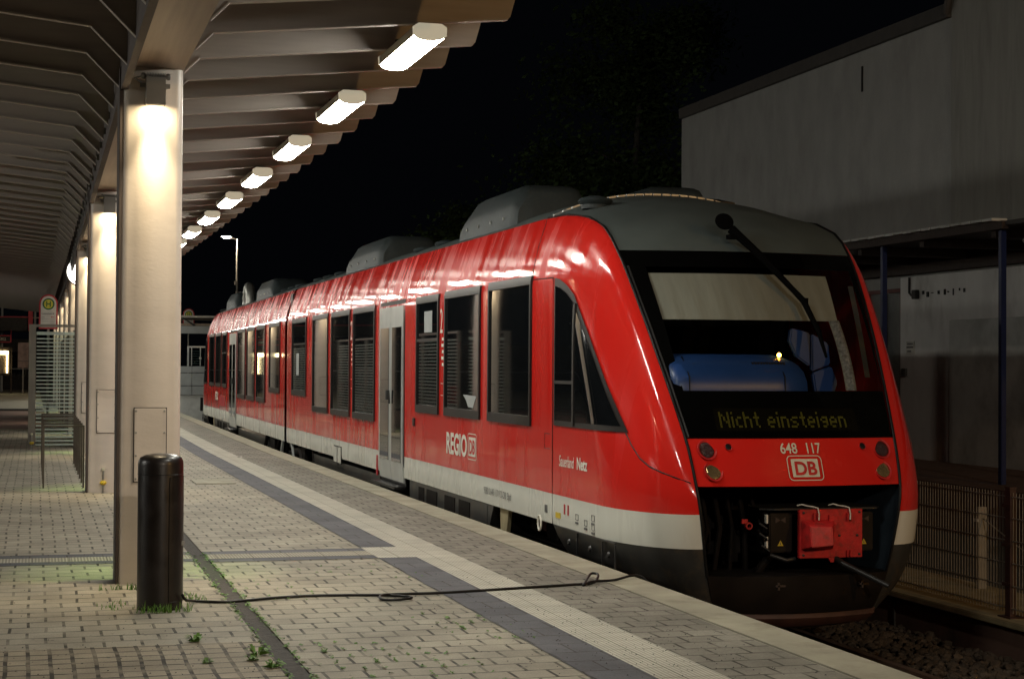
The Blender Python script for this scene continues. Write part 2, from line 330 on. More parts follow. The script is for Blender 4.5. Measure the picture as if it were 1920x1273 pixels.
# ------------------------------------------------------------------ the train: body shape tables (half widths and nose line by height)
CX0=6.025
def itp(x,pts):
    if x<=pts[0][0]: return pts[0][1]
    for (a,b),(c,d) in zip(pts,pts[1:]):
        if x<=c:
            t=(x-a)/(c-a); return b+(d-b)*t
    return pts[-1][1]
def smooth(pts,n=6):
    # catmull-rom densify of piecewise table (monotone x)
    out=[]
    P=[pts[0]]+list(pts)+[pts[-1]]
    for i in range(1,len(P)-2):
        for k in range(n):
            t=k/n
            x=P[i][0]+(P[i+1][0]-P[i][0])*t
            m1=(P[i+1][1]-P[i-1][1])/((P[i+1][0]-P[i-1][0]) or 1); m2=(P[i+2][1]-P[i][1])/((P[i+2][0]-P[i][0]) or 1)
            h=P[i+1][0]-P[i][0]
            out.append((x,(2*t**3-3*t*t+1)*P[i][1]+(t**3-2*t*t+t)*h*m1+(-2*t**3+3*t*t)*P[i+1][1]+(t**3-t*t)*h*m2))
    out.append(pts[-1]); return out
# half width of the body by height
W_=smooth([(-.55,.80),(-.38,.97),(-.2,1.2),(0,1.32),(.17,1.368),(.3,1.375),(2.38,1.375),(2.46,1.370),(2.54,1.355),(2.65,1.330),(2.8,1.287),(3.08,1.19)])
# pillar edge half width and its y
B_=smooth([(-.55,.62),(-.38,.70),(-.05,.80),(.45,.88),(.68,.91),(1.05,.94),(1.83,1.035),(2.65,1.117),(2.87,1.125),(2.99,1.135),(3.06,1.16),(3.08,1.18)])
YB_=smooth([(-.6,13.02),(-.3,12.88),(-.05,12.82),(.45,12.76),(.68,12.79),(1.05,12.95),(1.83,13.46),(2.4,13.90),(2.65,14.14),(2.87,14.45),(2.99,14.85),(3.06,15.4),(3.08,16.0)])
YC_=smooth([(-.6,12.90),(-.3,12.72),(-.05,12.68),(.45,12.66),(.68,12.70),(1.05,12.86),(1.83,13.30),(2.4,13.70),(2.63,13.90)])
def w(z): return itp(z,W_)
def b(z): return itp(z,B_)
def yb(z): return itp(z,YB_)
def ys(z): return yb(z)+itp(z,[(2.65,1.1),(3.08,.8)])
def yc(z): return itp(z,YC_)
def side_x(y,z):
    "half width at y,z"
    s=ys(z);
    if y>=s: return w(z)
    c=min(1,(s-y)/(s-yb(z)))
    return b(z)+(w(z)-b(z))*math.sqrt(max(0,1-c**2.0))
def front_y(x,z):
    k=abs(x)/b(z)
    return yc(z)+(yb(z)-yc(z))*k*k

JY = 32.55
def bend(y): return .012*max(0, y-32.7)
TR = (CX0, 12.8, -.76)
train = thing('diesel_train', 'red two-part regional train with a pale grey sill, standing at the platform', 'train', TR)
def build_car(T, flip, near):
    NB = lambda: MB(T, flip)
    def B(mb, name, m, parent=None, **k): return mb.build(name, m, parent or train, off=TR, **k)
    def shell(zs, name, m, y1=JY, sides=(1,-1)):
        mb = NB()
        for s in sides:
            rows = []
            for z in zs:
                row = []
                for k in range(15):
                    th = k/14*math.pi/2
                    row.append((CX0-s*(b(z)+(w(z)-b(z))*math.sin(th)), ys(z)-(ys(z)-yb(z))*math.cos(th), z))
                for k in range(1, 25): row.append((CX0-s*w(z), ys(z)+(y1-ys(z))*k/24, z))
                rows.append(row)
            mb.grid(rows)
        return B(mb, name, m, smooth=50)
    body = shell([.449+(2.4-.449)*i/16 for i in range(17)]+[2.43,2.46,2.49,2.52,2.55,2.6,2.65,2.72,2.8,2.88,2.94,2.99,3.03,3.06,3.08], 'body_shell', 'red')
    shell([.17,.24,.31,.38,.449], 'sill_band', 'white')
    # nose skirt below the sill, with its slanted rear end
    for s in (-1,1):
        mb = NB(); rows = []
        for z in [-.5+.67*i/14 for i in range(15)]:
            row = []; zz = z; ye = 14.75+.45*(z+.4)/.57
            for k in range(13):
                th = k/12*math.pi/2
                row.append((CX0-s*(b(zz)+(w(zz)-b(zz))*math.sin(th)-.004), ys(zz)-(ys(zz)-yb(zz))*math.cos(th), z))
            for k in range(1, 5): row.append((CX0-s*(w(zz)-.004), ys(zz)+(ye-ys(zz))*k/4, z))
            rows.append(row)
        mb.grid(rows); sk = B(mb, 'nose_skirt', 'skirt', smooth=50)
    mb = NB()
    for s in (1,):
        for ya in (13.42, 13.75, 14.45): mb.box(CX0-s*1.374, CX0-s*1.36, ya, ya+.012, -.12, .15)
        mb.box(CX0-1.374, CX0-1.36, 13.75, 14.46, -.115, -.105); mb.box(CX0-1.374, CX0-1.36, 13.42, 15.1, .158, .17)
        for ya in (13.6, 14.1, 14.7): mb.lathe((CX0-1.366, ya, .05), [(.0,-.012),(.02,-.012),(.03,.004)], 12, axis=0)
    B(mb, 'skirt_flap', 'lock', sk)
    # front: red lamp panel, apron, beak
    def fgrid(z0, z1, nz, name, m, dy=0, kx=1, wob=None, parent=None):
        mb = NB(); rows = []
        for i in range(nz+1):
            z = z0+(z1-z0)*i/nz; rows.append([(CX0+kx*b(z)*u/12, front_y(kx*b(z)*u/12, z)+dy, z) for u in range(-12, 13)])
        mb.grid(rows); return B(mb, name, m, parent, smooth=50)
    fp = fgrid(.672, 1.05, 6, 'lamp_panel', 'red', dy=.004, kx=.985)
    fgrid(-.36, -.05, 6, 'apron', 'apron', dy=-.02)
    mb = NB(); rows = []
    for i, (z, dy, kk) in enumerate([(-.355,-.05,1.0),(-.40,-.07,.98),(-.46,-.04,.9),(-.50,.08,.78),(-.50,.5,.6)]):
        rows.append([(CX0+kk*.74*u/10, 12.80+dy+.16*(u/10)**2, z) for u in range(-10, 11)])
    mb.grid(rows); B(mb, 'rail_guard', 'brown', smooth=50)
    # lower lip of the panel and hood of the cavity
    mb = NB()
    mb.grid([[(CX0+b(.67)*u/10, front_y(b(.67)*u/10, .67)+d, z) for u in range(-10, 11)] for d, z in ((.004,.672),(.05,.655),(.5,.66),(.9,.66))])
    mb.grid([[(CX0+.8*u/10, front_y(.8*u/10, -.05)+d, z) for u in range(-10, 11)] for d, z in ((-.02,-.05),(.08,-.045),(.9,-.05))])
    mb.box(CX0-1.2, CX0+1.2, 13.75, 13.8, -.5, .7)
    B(mb, 'coupler_bay', 'cav', smooth=30)
    for s in (1,-1):
        mb = NB(); mb.grid([[(CX0-s*(b(z)-t*.10), yb(z)+.012+t*.8, z) for t in (0,.05,.3,.6,1)] for z in [-.1+.8*i/10 for i in range(11)]])
        B(mb, 'bay_lining', 'navy', smooth=40)
    # roof: front cap, then constant section
    E_ = [(14.14,2.65,1.117),(14.28,2.77,1.121),(14.45,2.87,1.125),(14.85,2.99,1.135),(15.4,3.06,1.16),(16.0,3.08,1.18),(17,3.08,1.19),(JY,3.08,1.19)]
    K_ = [(13.89,2.645),(14.0,2.76),(14.18,2.88),(14.62,3.07),(15.2,3.22),(15.9,3.33),(17,3.375),(JY,3.375)]
    mb = NB()
    mb.grid([[(CX0+be*u/12, yk+(ye-yk)*(u/12)**2, zk+(ze-zk)*abs(u/12)**2.3) for u in range(-12, 13)] for (ye, ze, be), (yk, zk) in zip(E_, K_)])
    rf = B(mb, 'roof', 'roof', smooth=50)
    # rubber seal along windscreen, bay and roof edge
    for s in (1,-1):
        pts = [(CX0-s*(b(z)-.004), yb(z)-.004, z) for z in [-.06+2.71*i/26 for i in range(27)]]+[(CX0-s*be, ye, ze+.004) for ye, ze, be in E_[1:6]]
        B(NB().tube(pts, .013, 6), 'edge_seal', 'black', smooth=60)
    # windscreen: glass, frame bars, upper and side dark bands behind the glass
    fgrid(1.05, 2.645, 18, 'windscreen', 'clear', dy=0, kx=.995)
    mb = NB()
    def band(x0, x1, z0, z1, dy=.02, n=10):
        mb.grid([[(CX0+x0(z)+(x1(z)-x0(z))*k/n, front_y(x0(z)+(x1(z)-x0(z))*k/n, z)+dy, z) for k in range(n+1)] for z in [z0+(z1-z0)*i/6 for i in range(7)]])
    lx = lambda z: -(b(z)-.02); li = lambda z: -.865-(z-1.43)*.055
    band(lx, lambda z: -lx(z), 1.05, 1.435); band(lx, li, 1.435, 2.5); band(lambda z: .965+(z-1.43)*.06, lambda z: -lx(z), 1.435, 2.5)
    band(lx, lambda z: -lx(z), 2.5, 2.645)
    B(mb, 'windscreen_border', 'black2', smooth=50)
    mb = NB(); mb.tube([(CX0-b(z)+.03, yb(z)-.012, z) for z in (1.06,1.5,2.0,2.5)], .011, 6)
    B(mb, 'windscreen_trim', 'lock', smooth=50)
    # joint end wall and bellows
    mb = NB(); pr = [(CX0-1.375,.449),(CX0-1.375,2.4),(CX0-1.19,3.08),(CX0,3.37),(CX0+1.19,3.08),(CX0+1.375,2.4),(CX0+1.375,.449)]
    mb.prism([(x, z) for x, z in pr], 1, JY-.03, JY)
    B(mb, 'end_wall', 'red', smooth=None)
    B(NB().box(CX0-1.37, CX0+1.37, JY-.03, JY, .17, .449), 'end_wall_sill', 'white', smooth=None)
    B(NB().box(CX0-1.27, CX0+1.27, JY, 32.7, .05, 3.0), 'gangway_bellows', 'black', smooth=None)
    # ---- side openings
    def plate(y0, y1, z0, z1, d, mb, side=1, n=2):
        f = lambda y, z, dd: (CX0-side*(side_x(y, z)+dd), y, z)
        rows = [[f(y0+(y1-y0)*j/n, z, d) for j in range(n+1)] for z in [z0+(z1-z0)*i/8 for i in range(9)]]
        mb.grid(rows)
        for a, c in ((0, 1),):
            mb.grid([[f(y0+(y1-y0)*j/n, z, dd) for j in range(n+1)] for dd, z in ((d, z0), (-.01, z0))])
            mb.grid([[f(y0+(y1-y0)*j/n, z, dd) for j in range(n+1)] for dd, z in ((d, z1), (-.01, z1))])
        for y in (y0, y1): mb.grid([[f(y, z0+(z1-z0)*i/8, dd) for i in range(9)] for dd in (d, -.01)])
    def window(y0, y1, z0, z1, transom=None, side=1):
        mb = NB(); plate(y0+.03, y1-.03, z0+.05, z1-.05, .004, mb, side)
        wd = B(mb, 'window', 'glass', smooth=30)
        mb = NB(); t, bt, tp = .045, .095, .085
        plate(y0, y1, z0, z0+bt, .022, mb, side, 1); plate(y0, y1, z1-tp, z1, .022, mb, side, 1)
        plate(y0, y0+t, z0+bt, z1-tp, .022, mb, side, 1); plate(y1-t, y1, z0+bt, z1-tp, .022, mb, side, 1)
        if transom: plate(y0+t, y1-t, transom, transom+.035, .018, mb, side, 1)
        B(mb, 'window_frame', 'frame', wd, smooth=30)
        return wd
    wins = [(30.12,31.83,1.08,2.49,None),(27.79,29.37,.84,2.49,None),(25.77,27.45,.84,2.49,None),(23.78,25.48,.84,2.49,None),
            (19.82,21.05,1.05,2.49,1.93),(17.86,19.51,1.05,2.50,None),(15.89,17.51,1.05,2.51,None)]
    for a in wins:
        window(*a)
        window(*a, side=-1)
    # door pair
    for side in (1,-1):
        mb = NB(); plate(21.78, 23.44, .06, 2.50, .006, mb, side); dr = B(mb, 'door', 'black', smooth=30)
        for ya, yb_ in ((21.82, 22.60), (22.62, 23.40)):
            mb = NB(); plate(ya, yb_, .10, 2.42, .02, mb, side); B(mb, 'door_leaf', 'alu', dr, smooth=30)
            mb = NB(); plate(ya+.095, yb_-.095, .36, 2.14, .026, mb, side); B(mb, 'door_pane', 'glass', dr, smooth=30)
        if side == 1:
            B(NB().tube([(CX0-1.42, 22.56, 1.12),(CX0-1.43, 22.56, 1.3)], .012, 6), 'door_handle', 'lock', dr)
            B(NB().box(CX0-1.43, CX0-1.37, 22.72, 22.80, 1.17, 1.30), 'door_button', 'lock', dr)
        B(NB().box(CX0-side*1.50, CX0-side*1.34, 21.8, 23.42, .02, .055), 'door_step', 'black', dr)
    # cab side window, draped on the curved nose
    top = [(13.36,1.09),(13.55,1.28),(13.75,1.47),(14.13,1.86),(14.47,2.18),(14.56,2.27),(14.76,2.37),(14.96,2.43),(15.13,2.45)]
    def ztop(y): return itp(y, top)
    def cabwin(inset, d, name, m, parent=None, y1=15.13):
        mb = NB(); rows = []
        ys_ = [13.36+inset*2.1+(y1-13.36-inset*3.1)*(k/22) for k in range(23)]
        for i in range(13):
            t = i/12
            rows.append([(CX0-(side_x(y, zz)+d), y, zz) for y in ys_ for zz in [1.085+inset+(max(ztop(y)-inset*1.5, 1.086+inset)-1.085-inset)*t]])
        mb.grid(rows); return B(mb, name, m, parent, smooth=50)
    cw = cabwin(0, .012, 'cab_side_window', 'frame'); cabwin(.05, .017, 'cab_window_pane', 'glass', cw)
    mb = NB()
    plate(14.50, 14.54, 1.10, 2.19, .026, mb, 1, 1); plate(14.54, 15.09, 1.47, 1.50, .026, mb, 1, 1)
    B(mb, 'cab_window_bar', 'frame', cw, smooth=30)
    # panel joints
    B(NB().tube([(CX0-side_x(y, z)-.001, y, z) for y, z in [(15.19,.17),(15.19,.8),(15.19,1.6),(15.2,2.45)]], .006, 5), 'panel_joint', 'black', smooth=50)
    B(NB().tube([(CX0-side_x(y, z)-.001, y, z) for y, z in [(15.2,2.455),(15.55,2.462),(15.9,2.47)]], .005, 5), 'panel_joint', 'black', smooth=50)
    B(NB().tube([(CX0-side_x(y, z)-.001, y, z) for y, z in [(15.92,2.47),(15.94,2.6),(15.97,2.8),(16.0,3.06)]], .005, 5), 'panel_joint', 'black', smooth=50)
    B(NB().tube([(CX0-side_x(y, z)-.001, y, z) for y, z in [(13.40,1.08),(13.30,.98),(13.18,.88),(13.07,.82),(12.96,.78),(12.86,.74),(12.80,.70)]], .006, 5), 'panel_joint', 'black', smooth=50)
    for y0, y1, z0, z1 in ((15.27,15.44,.86,1.0),):
        B(NB().tube([(CX0-1.377,y0,z0),(CX0-1.377,y1,z0),(CX0-1.377,y1,z1),(CX0-1.377,y0,z1)], .003, 4), 'panel_joint', 'black', smooth=50)
    # roof hoods, vents and rail
    def hood(y0, y1, x0, x1, zb, zt, far_run=1.2, near_run=.25, name='roof_hood'):
        """far end rounded up, near end chamfered; profile along y lofted across x"""
        mb = NB(); rows = []
        sec = [(0,0),(.015,.45),(.03,.56),(.13,.93),(.20,.985),(.30,1)]
        for y, k, ins in ((y0,.0,.10),(y0+.005,.80,.06),(y0+.05,.93,.03),(y0+.14,1,0),(y1-.95,1,0),(y1-.6,.95,0),(y1-.35,.80,0),(y1-.15,.55,.01),(y1-.03,.2,.03),(y1,.0,.05)):
            row = [(x0+ins+a, y, zb+(zt-zb)*k*b_) for a, b_ in sec]+[(x1-ins-a, y, zb+(zt-zb)*k*b_) for a, b_ in reversed(sec)]
            rows.append(row)
        mb.grid(rows); h = B(mb, name, 'hood', smooth=38)
        for k in range(4):
            mb = NB(); mb.lathe((x0+.004, y0+.35+k*(y1-y0-.7)/3.4, zb+.12), [(.0,-.012),(.016,-.01),(.02,.006)], 8, axis=0)
            B(mb, 'rivet', 'steel', h)
        return h
    hood(17.65, 20.2, 4.93, 5.85, 3.12, 3.60); hood(17.2, 20.4, 6.2, 7.1, 3.12, 3.58)
    hood(25.0, 28.0, 4.93, 5.9, 3.12, 3.58); hood(25.0, 28.0, 6.2, 7.1, 3.12, 3.55)
    for yv in (15.45, 21.5, 22.8, 29.2, 30.4, 31.5):
        mb = NB(); mb.lathe((5.14, yv, 3.13), [(.13,.0),(.13,.04),(.15,.05),(.17,.075),(.15,.10),(.06,.125),(.0,.13)], 16)
        mb2 = NB(); mb2.v = [( (p[0]), p[1], p[2]) for p in mb.v]; mb2.f = mb.f
        B(mb, 'roof_vent', 'hood', smooth=40)
    B(NB().prism([(16.3,3.33),(16.7,3.40),(17.3,3.43),(18.2,3.43),(18.2,3.3),(16.3,3.3)], 0, 6.35, 6.95), 'roof_fairing', 'apron', smooth=30, bevel=.03)
    mb = NB()
    for k in range(24):
        xa = -1.13+2.26*k/24; xb = xa+.078; zc = lambda x: 3.075+.265*(1-abs(x/1.18)**2.3)
        mb.prism([(CX0+xa, zc(xa)), (CX0+xb, zc(xb)), (CX0+xb, zc(xb)+.018), (CX0+xa, zc(xa)+.018)], 1, 15.98, 16.02)
    B(mb, 'roof_seam_strip', 'steel', smooth=None)
    # underframe boxes
    mb = NB()
    mb.prism([(17.35,.165),(17.75,-.4),(21.5,-.4),(21.5,.165)], 0, CX0-1.36, CX0-.9)
    ub = B(mb, 'equipment_box', 'skirt', smooth=None)
    for y0, y1 in ((19.95,20.5),(20.65,20.95),(19.05,19.55),(18.35,18.85)):
        B(NB().box(CX0-1.368, CX0-1.355, y0, y1, -.25, .12), 'grille', 'cav', ub, smooth=None)
    B(NB().box(CX0-1.364, CX0-1.34, 17.6, 18.3, -.3, .15), 'box_lid', 'skirt', ub, smooth=None)
    B(NB().prism([(16.82,.17),(17.0,-.35),(17.10,-.35),(17.16,.17)], 0, CX0-1.34, CX0-1.30), 'hanger_plate', 'conct', smooth=None)
    mb = NB(); mb.prism([(23.6,.10),(23.6,-.35),(29.6,-.35),(29.6,.10)], 0, CX0-1.33, CX0-.9)
    B(mb, 'low_floor_skirt', 'skirt', smooth=None)
    for yc_ in (16.4,):
        for dy in (-.95, .95):
            mb = NB()
            for s in (1,-1): mb.lathe((CX0-s*.75, yc_+dy, -.375), [(0,-.07),(.30,-.06),(.385,-.06),(.385,.06),(.30,.06),(.12,.03),(.12,.13),(0,.14)], 24, axis=0)
            mb.tube([(CX0-.75, yc_+dy, -.375),(CX0+.75, yc_+dy, -.375)], .08, 10)
            B(mb, 'wheelset', 'brown', smooth=35)
    mb = NB()
    for s in (1,-1): mb.prism([(15.1,-.15),(15.1,.0),(15.9,-.1),(16.9,-.1),(17.7,.0),(17.7,-.15),(16.9,-.42),(15.9,-.42)], 0, CX0-s*1.05-.06, CX0-s*1.05+.06)
    mb.box(CX0-1.0, CX0+1.0, 16.2, 16.6, -.25, .05)
    B(mb, 'bogie_frame', 'cav', smooth=None)
    B(NB().box(CX0-1.1, CX0+1.1, 13.9, JY, .10, .168), 'underframe', 'cav', smooth=None)
    # hook ring
    if near:
        pts = [(CX0-1.40, 15.52+.05*math.cos(a), .15+.07*math.sin(a)) for a in [k*math.pi/8 for k in range(17)]]
        B(NB().tube(pts, .01, 6), 'lifting_ring', 'whitel')
    return rf, fp, B, NB
near_roof, panel, Bn, NBn = build_car(ident, False, True)
def Tr(p):
    y = 65.4-p[1]; return (p[0]+.012*(y-32.7), y, p[2])
build_car(Tr, True, False)
# second (Jacobs) bogie and the struts at the joint
mb = MB()
for dy in (-1.0, 1.0):
    for s in (1,-1): mb.lathe((CX0-s*.75, 32.7+dy, -.375), [(0,-.07),(.30,-.06),(.385,-.06),(.385,.06),(.30,.06),(0,.06)], 24, axis=0)
mb.build('wheelset', 'brown', train, off=TR, smooth=35)
mb = MB()
for y0, y1 in ((31.2,30.6),(33.9,34.5),(29.6,29.2),(35.8,36.2)): MB().tube([(CX0-1.3, y0, .15),(CX0-1.34, y1, -.4)], .05, 8).build('damper', 'cav', train, off=TR)
for a_ in (30.6, 34.6): MB().box(CX0-1.32, CX0-1.1, a_, a_+.65, -.3, .13).build('axle_box', 'cav', train, off=TR)
for y0, y1 in ((33.2,33.7),(32.1,31.6)): MB().prism([(y0,.15),(y0+(.1 if y1 > y0 else -.1),.17),(y1+.1,-.4),(y1-.12,-.4)], 0, CX0-1.36, CX0-1.32).build('joint_strut', 'alu', train, off=TR)
# corrugated hose between the far roof hoods
pts = [(5.1+.0*k, 42.4+.35*math.cos(a), 3.14+.42*math.sin(a)) for k, a in enumerate([i*math.pi/16 for i in range(17)])]
MB().tube(pts, [.11 if k % 2 else .125 for k in range(17)], 10).build('roof_hose', 'steel', train, off=TR)
# ---- lamps on the nose
def ring_at(x, z, r, name, m, dy=-.004, depth=.02, parent=panel, bowl=False):
    y = front_y(x, z)
    k = .62   # lean of the panel, y per z
    mb = MB(); n = 22
    rows = []
    for rr, dd in ([(0,depth),(r*.5,depth*.85),(r*.85,depth*.45),(r,0)] if bowl else [(0,dy),(r*.6,dy-.004),(r*.95,dy),(r,.004)]):
        rows.append([(CX0+x+rr*math.cos(2*math.pi*i/n), y+dd+(-.004 if bowl else 0)+k*rr*math.sin(2*math.pi*i/n), z+rr*math.sin(2*math.pi*i/n)) for i in range(n)])
    mb.grid(rows, True)
    return mb.build(name, m, parent, off=TR, smooth=60)
M['taillens'] = mat('dark_lens', (.035,.008,.006), .15, var=.6, scale=70, bump=.8, bscale=140)
M['headlens'] = mat('headlamp_reflector', (.75,.55,.28), .22, metal=.9, var=.3, scale=8, bump=.5, bscale=14)  # amber light on the headlamps put into the reflector colour
for s in (-1, 1):
    for x, z, r, nm, m in ((.778,.962,.064,'tail_lamp','taillens'), (.752,.792,.062,'headlight','headlens'), (.598,.985,.024,'marker_lamp','black')):
        y = front_y(x, z); mb = MB(); n = 24
        mb.grid([[(CX0+s*x+rr*math.cos(2*math.pi*i/n), y+d+.62*rr*math.sin(2*math.pi*i/n), z+rr*math.sin(2*math.pi*i/n)) for i in range(n)] for rr, d in ((r*1.03,-.001),(r*1.22,-.009),(r*1.28,.003))], True)
        hs = mb.build(nm+'_bezel' if nm != 'marker_lamp' else 'marker_bezel', 'redplain' if nm != 'headlight' else 'redplain', panel, off=TR, smooth=70)
        ring_at(s*x, z, r, nm, m)
# ---- coupler with its red cover in the bay
cy = 12.80
mb = MB(); mb.box(CX0-.25, CX0+.70, 12.95, 13.6, .10, .455); cb = mb.build('coupler_head', 'cav', train, off=TR, bevel=.01, smooth=None)
mb = MB(); mb.prism([(CX0-.30,12.92),(CX0-.2,12.84),(CX0+.72,12.84),(CX0+.80,12.95),(CX0+.7,13.5),(CX0-.25,13.5)], 2, .466, .480); mb.build('coupler_top_plate', 'lock', cb, off=TR, smooth=None)
mb = MB(); mb.box(CX0-.015, CX0+.548, 12.76, 12.80, .08, .475); cv = mb.build('coupler_cover', 'redplain', train, off=TR, bevel=.004, smooth=None)
mb = MB()
f0 = [(CX0+.005,.155),(CX0+.27,.155),(CX0+.31,.38),(CX0+.005,.38)]; f1 = [(CX0+.01,.13),(CX0+.25,.13),(CX0+.285,.385),(CX0+.01,.385)]
a = [(CX0+.0,12.76,.15),(CX0+.285,12.76,.15),(CX0+.30,12.76,.39),(CX0+.0,12.76,.39)]
c = [(CX0+.02,12.60,.185),(CX0+.20,12.58,.20),(CX0+.20,12.60,.345),(CX0+.02,12.63,.35)]
mb.add(a+c, [(0,1,5,4),(1,2,6,5),(2,3,7,6),(3,0,4,7),(4,5,6,7)]); mb.build('cover_bulge', 'redplain', cv, off=TR, bevel=.006, smooth=None)
mb = MB()
for x in (.10,.135,.40,.435): mb.box(CX0+x, CX0+x+.016, 12.735, 12.76, .385 if x < .2 else .38, .445)
for x in (.40,.43): mb.box(CX0+x, CX0+x+.014, 12.74, 12.76, .085, .14)
mb.box(CX0+.24, CX0+.31, 12.735, 12.76, .35, .43); mb.prism([(CX0+.235,.09),(CX0+.31,.09),(CX0+.29,.04),(CX0+.265,.04)], 1, 12.76, 12.79)
mb.build('cover_lug', 'redplain', cv, off=TR, bevel=.003, smooth=None)
for x in (.02, .30):
    pts = [(x-.01,12.86,.50),(x+.02,12.83,.512),(x+.06,12.80,.50),(x+.09,12.765,.497),(x+.12,12.745,.488),(x+.128,12.738,.44),(x+.125,12.735,.39)]
    MB().tube([(CX0+q[0], q[1], q[2]) for q in pts], .006, 6).build('tie_rope', 'whitel', cv, off=TR)
MB().tube([(CX0+.30,12.80,.085),(CX0+.36,12.72,.03),(CX0+.61,12.42,-.12)], [.03,.026,.02], 12).build('coupler_pipe', 'lock', cb, off=TR)
for x0, x1 in ((-.235,-.03), (.565,.70)):
    MB().box(CX0+x0, CX0+x1, 12.86, 12.94, .12, .44).build('contact_box', 'apron', cb, off=TR, bevel=.01, smooth=None)
for x, s in ((-.14,1),(.61,1)):
    yy = 12.855
    MB().add([(CX0+x-.026,yy,.175),(CX0+x+.026,yy,.175),(CX0+x,yy,.222)], [(0,1,2)]).build('warning_triangle', 'yellow', cb, off=TR, smooth=None)
    MB().add([(CX0+x-.005,yy-.002,.185),(CX0+x+.005,yy-.002,.185),(CX0+x,yy-.002,.210)], [(0,1,2)]).build('warning_bolt', 'dgrey', cb, off=TR, smooth=None)
    MB().add([(CX0+x-.045,yy,.36),(CX0+x-.045,yy,.41),(CX0+x,yy,.385),(CX0+x+.045,yy,.41),(CX0+x+.045,yy,.36)], [(0,2,1),(2,4,3)]).build('warning_mark', 'wood', cb, off=TR, smooth=None)
mb = MB()
for z0, z1 in ((.36,.43),(.16,.25)): mb.box(CX0-.262, CX0-.248, 12.86, 12.9, z0, z1)
mb.build('label_strip', 'whitel', cb, off=TR, smooth=None)
for x, z in ((.02,.105),(.52,.105),(.02,.45),(.52,.45),(.34,.26),(.50,.26)):
    MB().lathe((CX0+x,12.758,z), [(0,-.008),(.010,-.006),(.012,.004)], 8, axis=1).build('cover_bolt', 'lock', cv, off=TR)
for x0, z0 in ((-.30,.38),(-.30,.30),(-.28,.20)):
    MB().tube([(CX0+x0,12.93,z0),(CX0+x0-.02,12.86,z0-.02),(CX0+x0+.03,12.84,z0-.06),(CX0+x0+.06,12.9,z0-.10)], .010, 8).build('control_cable', 'black', cb, off=TR)
MB().tube([(CX0-.22,12.88,.10),(CX0-.10,12.82,.06),(CX0-.02,12.84,.07)], .018, 10).build('coupler_bar', 'lock', cb, off=TR)
# machinery in the bay
mb = MB(); rnd = random.Random(3)
for k in range(16):
    x = -.75+.5*rnd.random(); z = -.02+.5*rnd.random(); h = .05+.2*rnd.random(); ww = .02+.06*rnd.random()
    mb.box(CX0+x, CX0+x+ww, 13.1+.4*rnd.random(), 13.55, z, z+h)
for k in range(5):
    x = -.7+.11*k; mb.tube([(CX0+x,13.2,.62),(CX0+x+.04,13.15,.3),(CX0+x-.02+.03*k,13.2,-.05)], .018+.006*(k % 2), 8)
mb.tube([(CX0-.15,13.0,.1),(CX0-.25,12.98,.0),(CX0-.28,13.0,-.06)], .035, 10)
mb.build('brake_gear', 'cav', train, off=TR, smooth=30)
mb = MB(); mb.lathe((CX0-.36,13.0,.33), [(.018,-.02),(.03,-.02),(.03,.02),(.018,.02)], 14, axis=1); mb.box(CX0-.42, CX0-.37, 12.99, 13.01, .35, .385); mb.build('air_cock', 'redplain', train, off=TR)
for x in (-.22, .52):
    mb = MB(); mb.box(CX0+x-.04, CX0+x+.04, 12.665, 12.70, -.135, -.12); mb.box(CX0+x-.025, CX0+x-.01, 12.665, 12.70, -.16, -.10)
    mb.build('apron_bracket', 'wood', train, off=TR, smooth=None)
# ---- cab interior
mb = MB(); mb.box(CX0-1.2, CX0+1.2, 15.6, 15.65, .8, 3.0); mb.box(CX0-1.2, CX0+1.2, 13.3, 15.6, .95, 1.0); mb.build('cab_bulkhead', 'black2', train, off=TR, smooth=None)
rows = []
for x in [-.98,-.96,-.93,-.88]+[-.8+k*.1 for k in range(9)]+[.08,.16,.23,.28,.30]:
    e = 1 if -.9 < x < .05 else (.55+.45*max(0, (x+.98)/.1) if x < -.85 else max(.25, 1-((x-.05)/.25)**2*.75))
    rows.append([(CX0+x, 13.62+.02*k-.30*math.sin(t)*e*.6, 1.30+.46*e*math.sin(t)**.8 if t > 0 else 1.30) for k, t in enumerate([i*math.pi/2/9 for i in range(10)])]+[(CX0+x, 14.4, 1.30+.46*e)])
rows2 = []
for x in [-.98,-.96,-.93,-.88]+[-.8+k*.1 for k in range(9)]+[.08,.16,.23,.28,.31]:
    e = min(1, max(.0, (x+.99)/.08)**.5) if x < -.88 else (1 if x < .05 else max(.35, 1-((x-.05)/.26)**2*.6))
    prof = [(13.22,1.28),(13.20,1.42),(13.22,1.55),(13.29,1.65),(13.40,1.715),(13.55,1.74),(13.9,1.745),(14.3,1.745)]
    rows2.append([(CX0+x, y+(1-e)*.15, 1.28+(z-1.28)*(.75+.25*e)) for y, z in prof])
mb = MB(); mb.grid(rows2); con = mb.build('driver_console', 'blue', train, off=TR, smooth=50)
mb = MB()
mb.tube([(CX0-.80,13.195,1.30),(CX0-.80,13.21,1.55),(CX0-.80,13.39,1.72)], .006, 5); mb.tube([(CX0+.06,13.195,1.30),(CX0+.06,13.21,1.55),(CX0+.06,13.39,1.72)], .006, 5)
for k in range(12): mb.box(CX0-.2+k*.026, CX0-.186+k*.026, 13.30, 13.34, 1.648, 1.675)
mb.build('console_vent', 'black', con, off=TR)
mb = MB()
def blade(poly, y0, y1): mb.prism([(CX0+x, z) for x, z in poly], 1, y0, y1)
blade([(.30,1.725),(.235,1.86),(.25,1.97),(.33,1.955),(.43,1.93),(.43,1.64)], 13.5, 13.56); blade([(.44,1.925),(.60,1.84),(.62,1.66),(.44,1.60)], 13.49, 13.55); blade([(.62,1.645),(.44,1.585),(.47,1.40),(.62,1.34),(.68,1.5)], 13.47, 13.53)
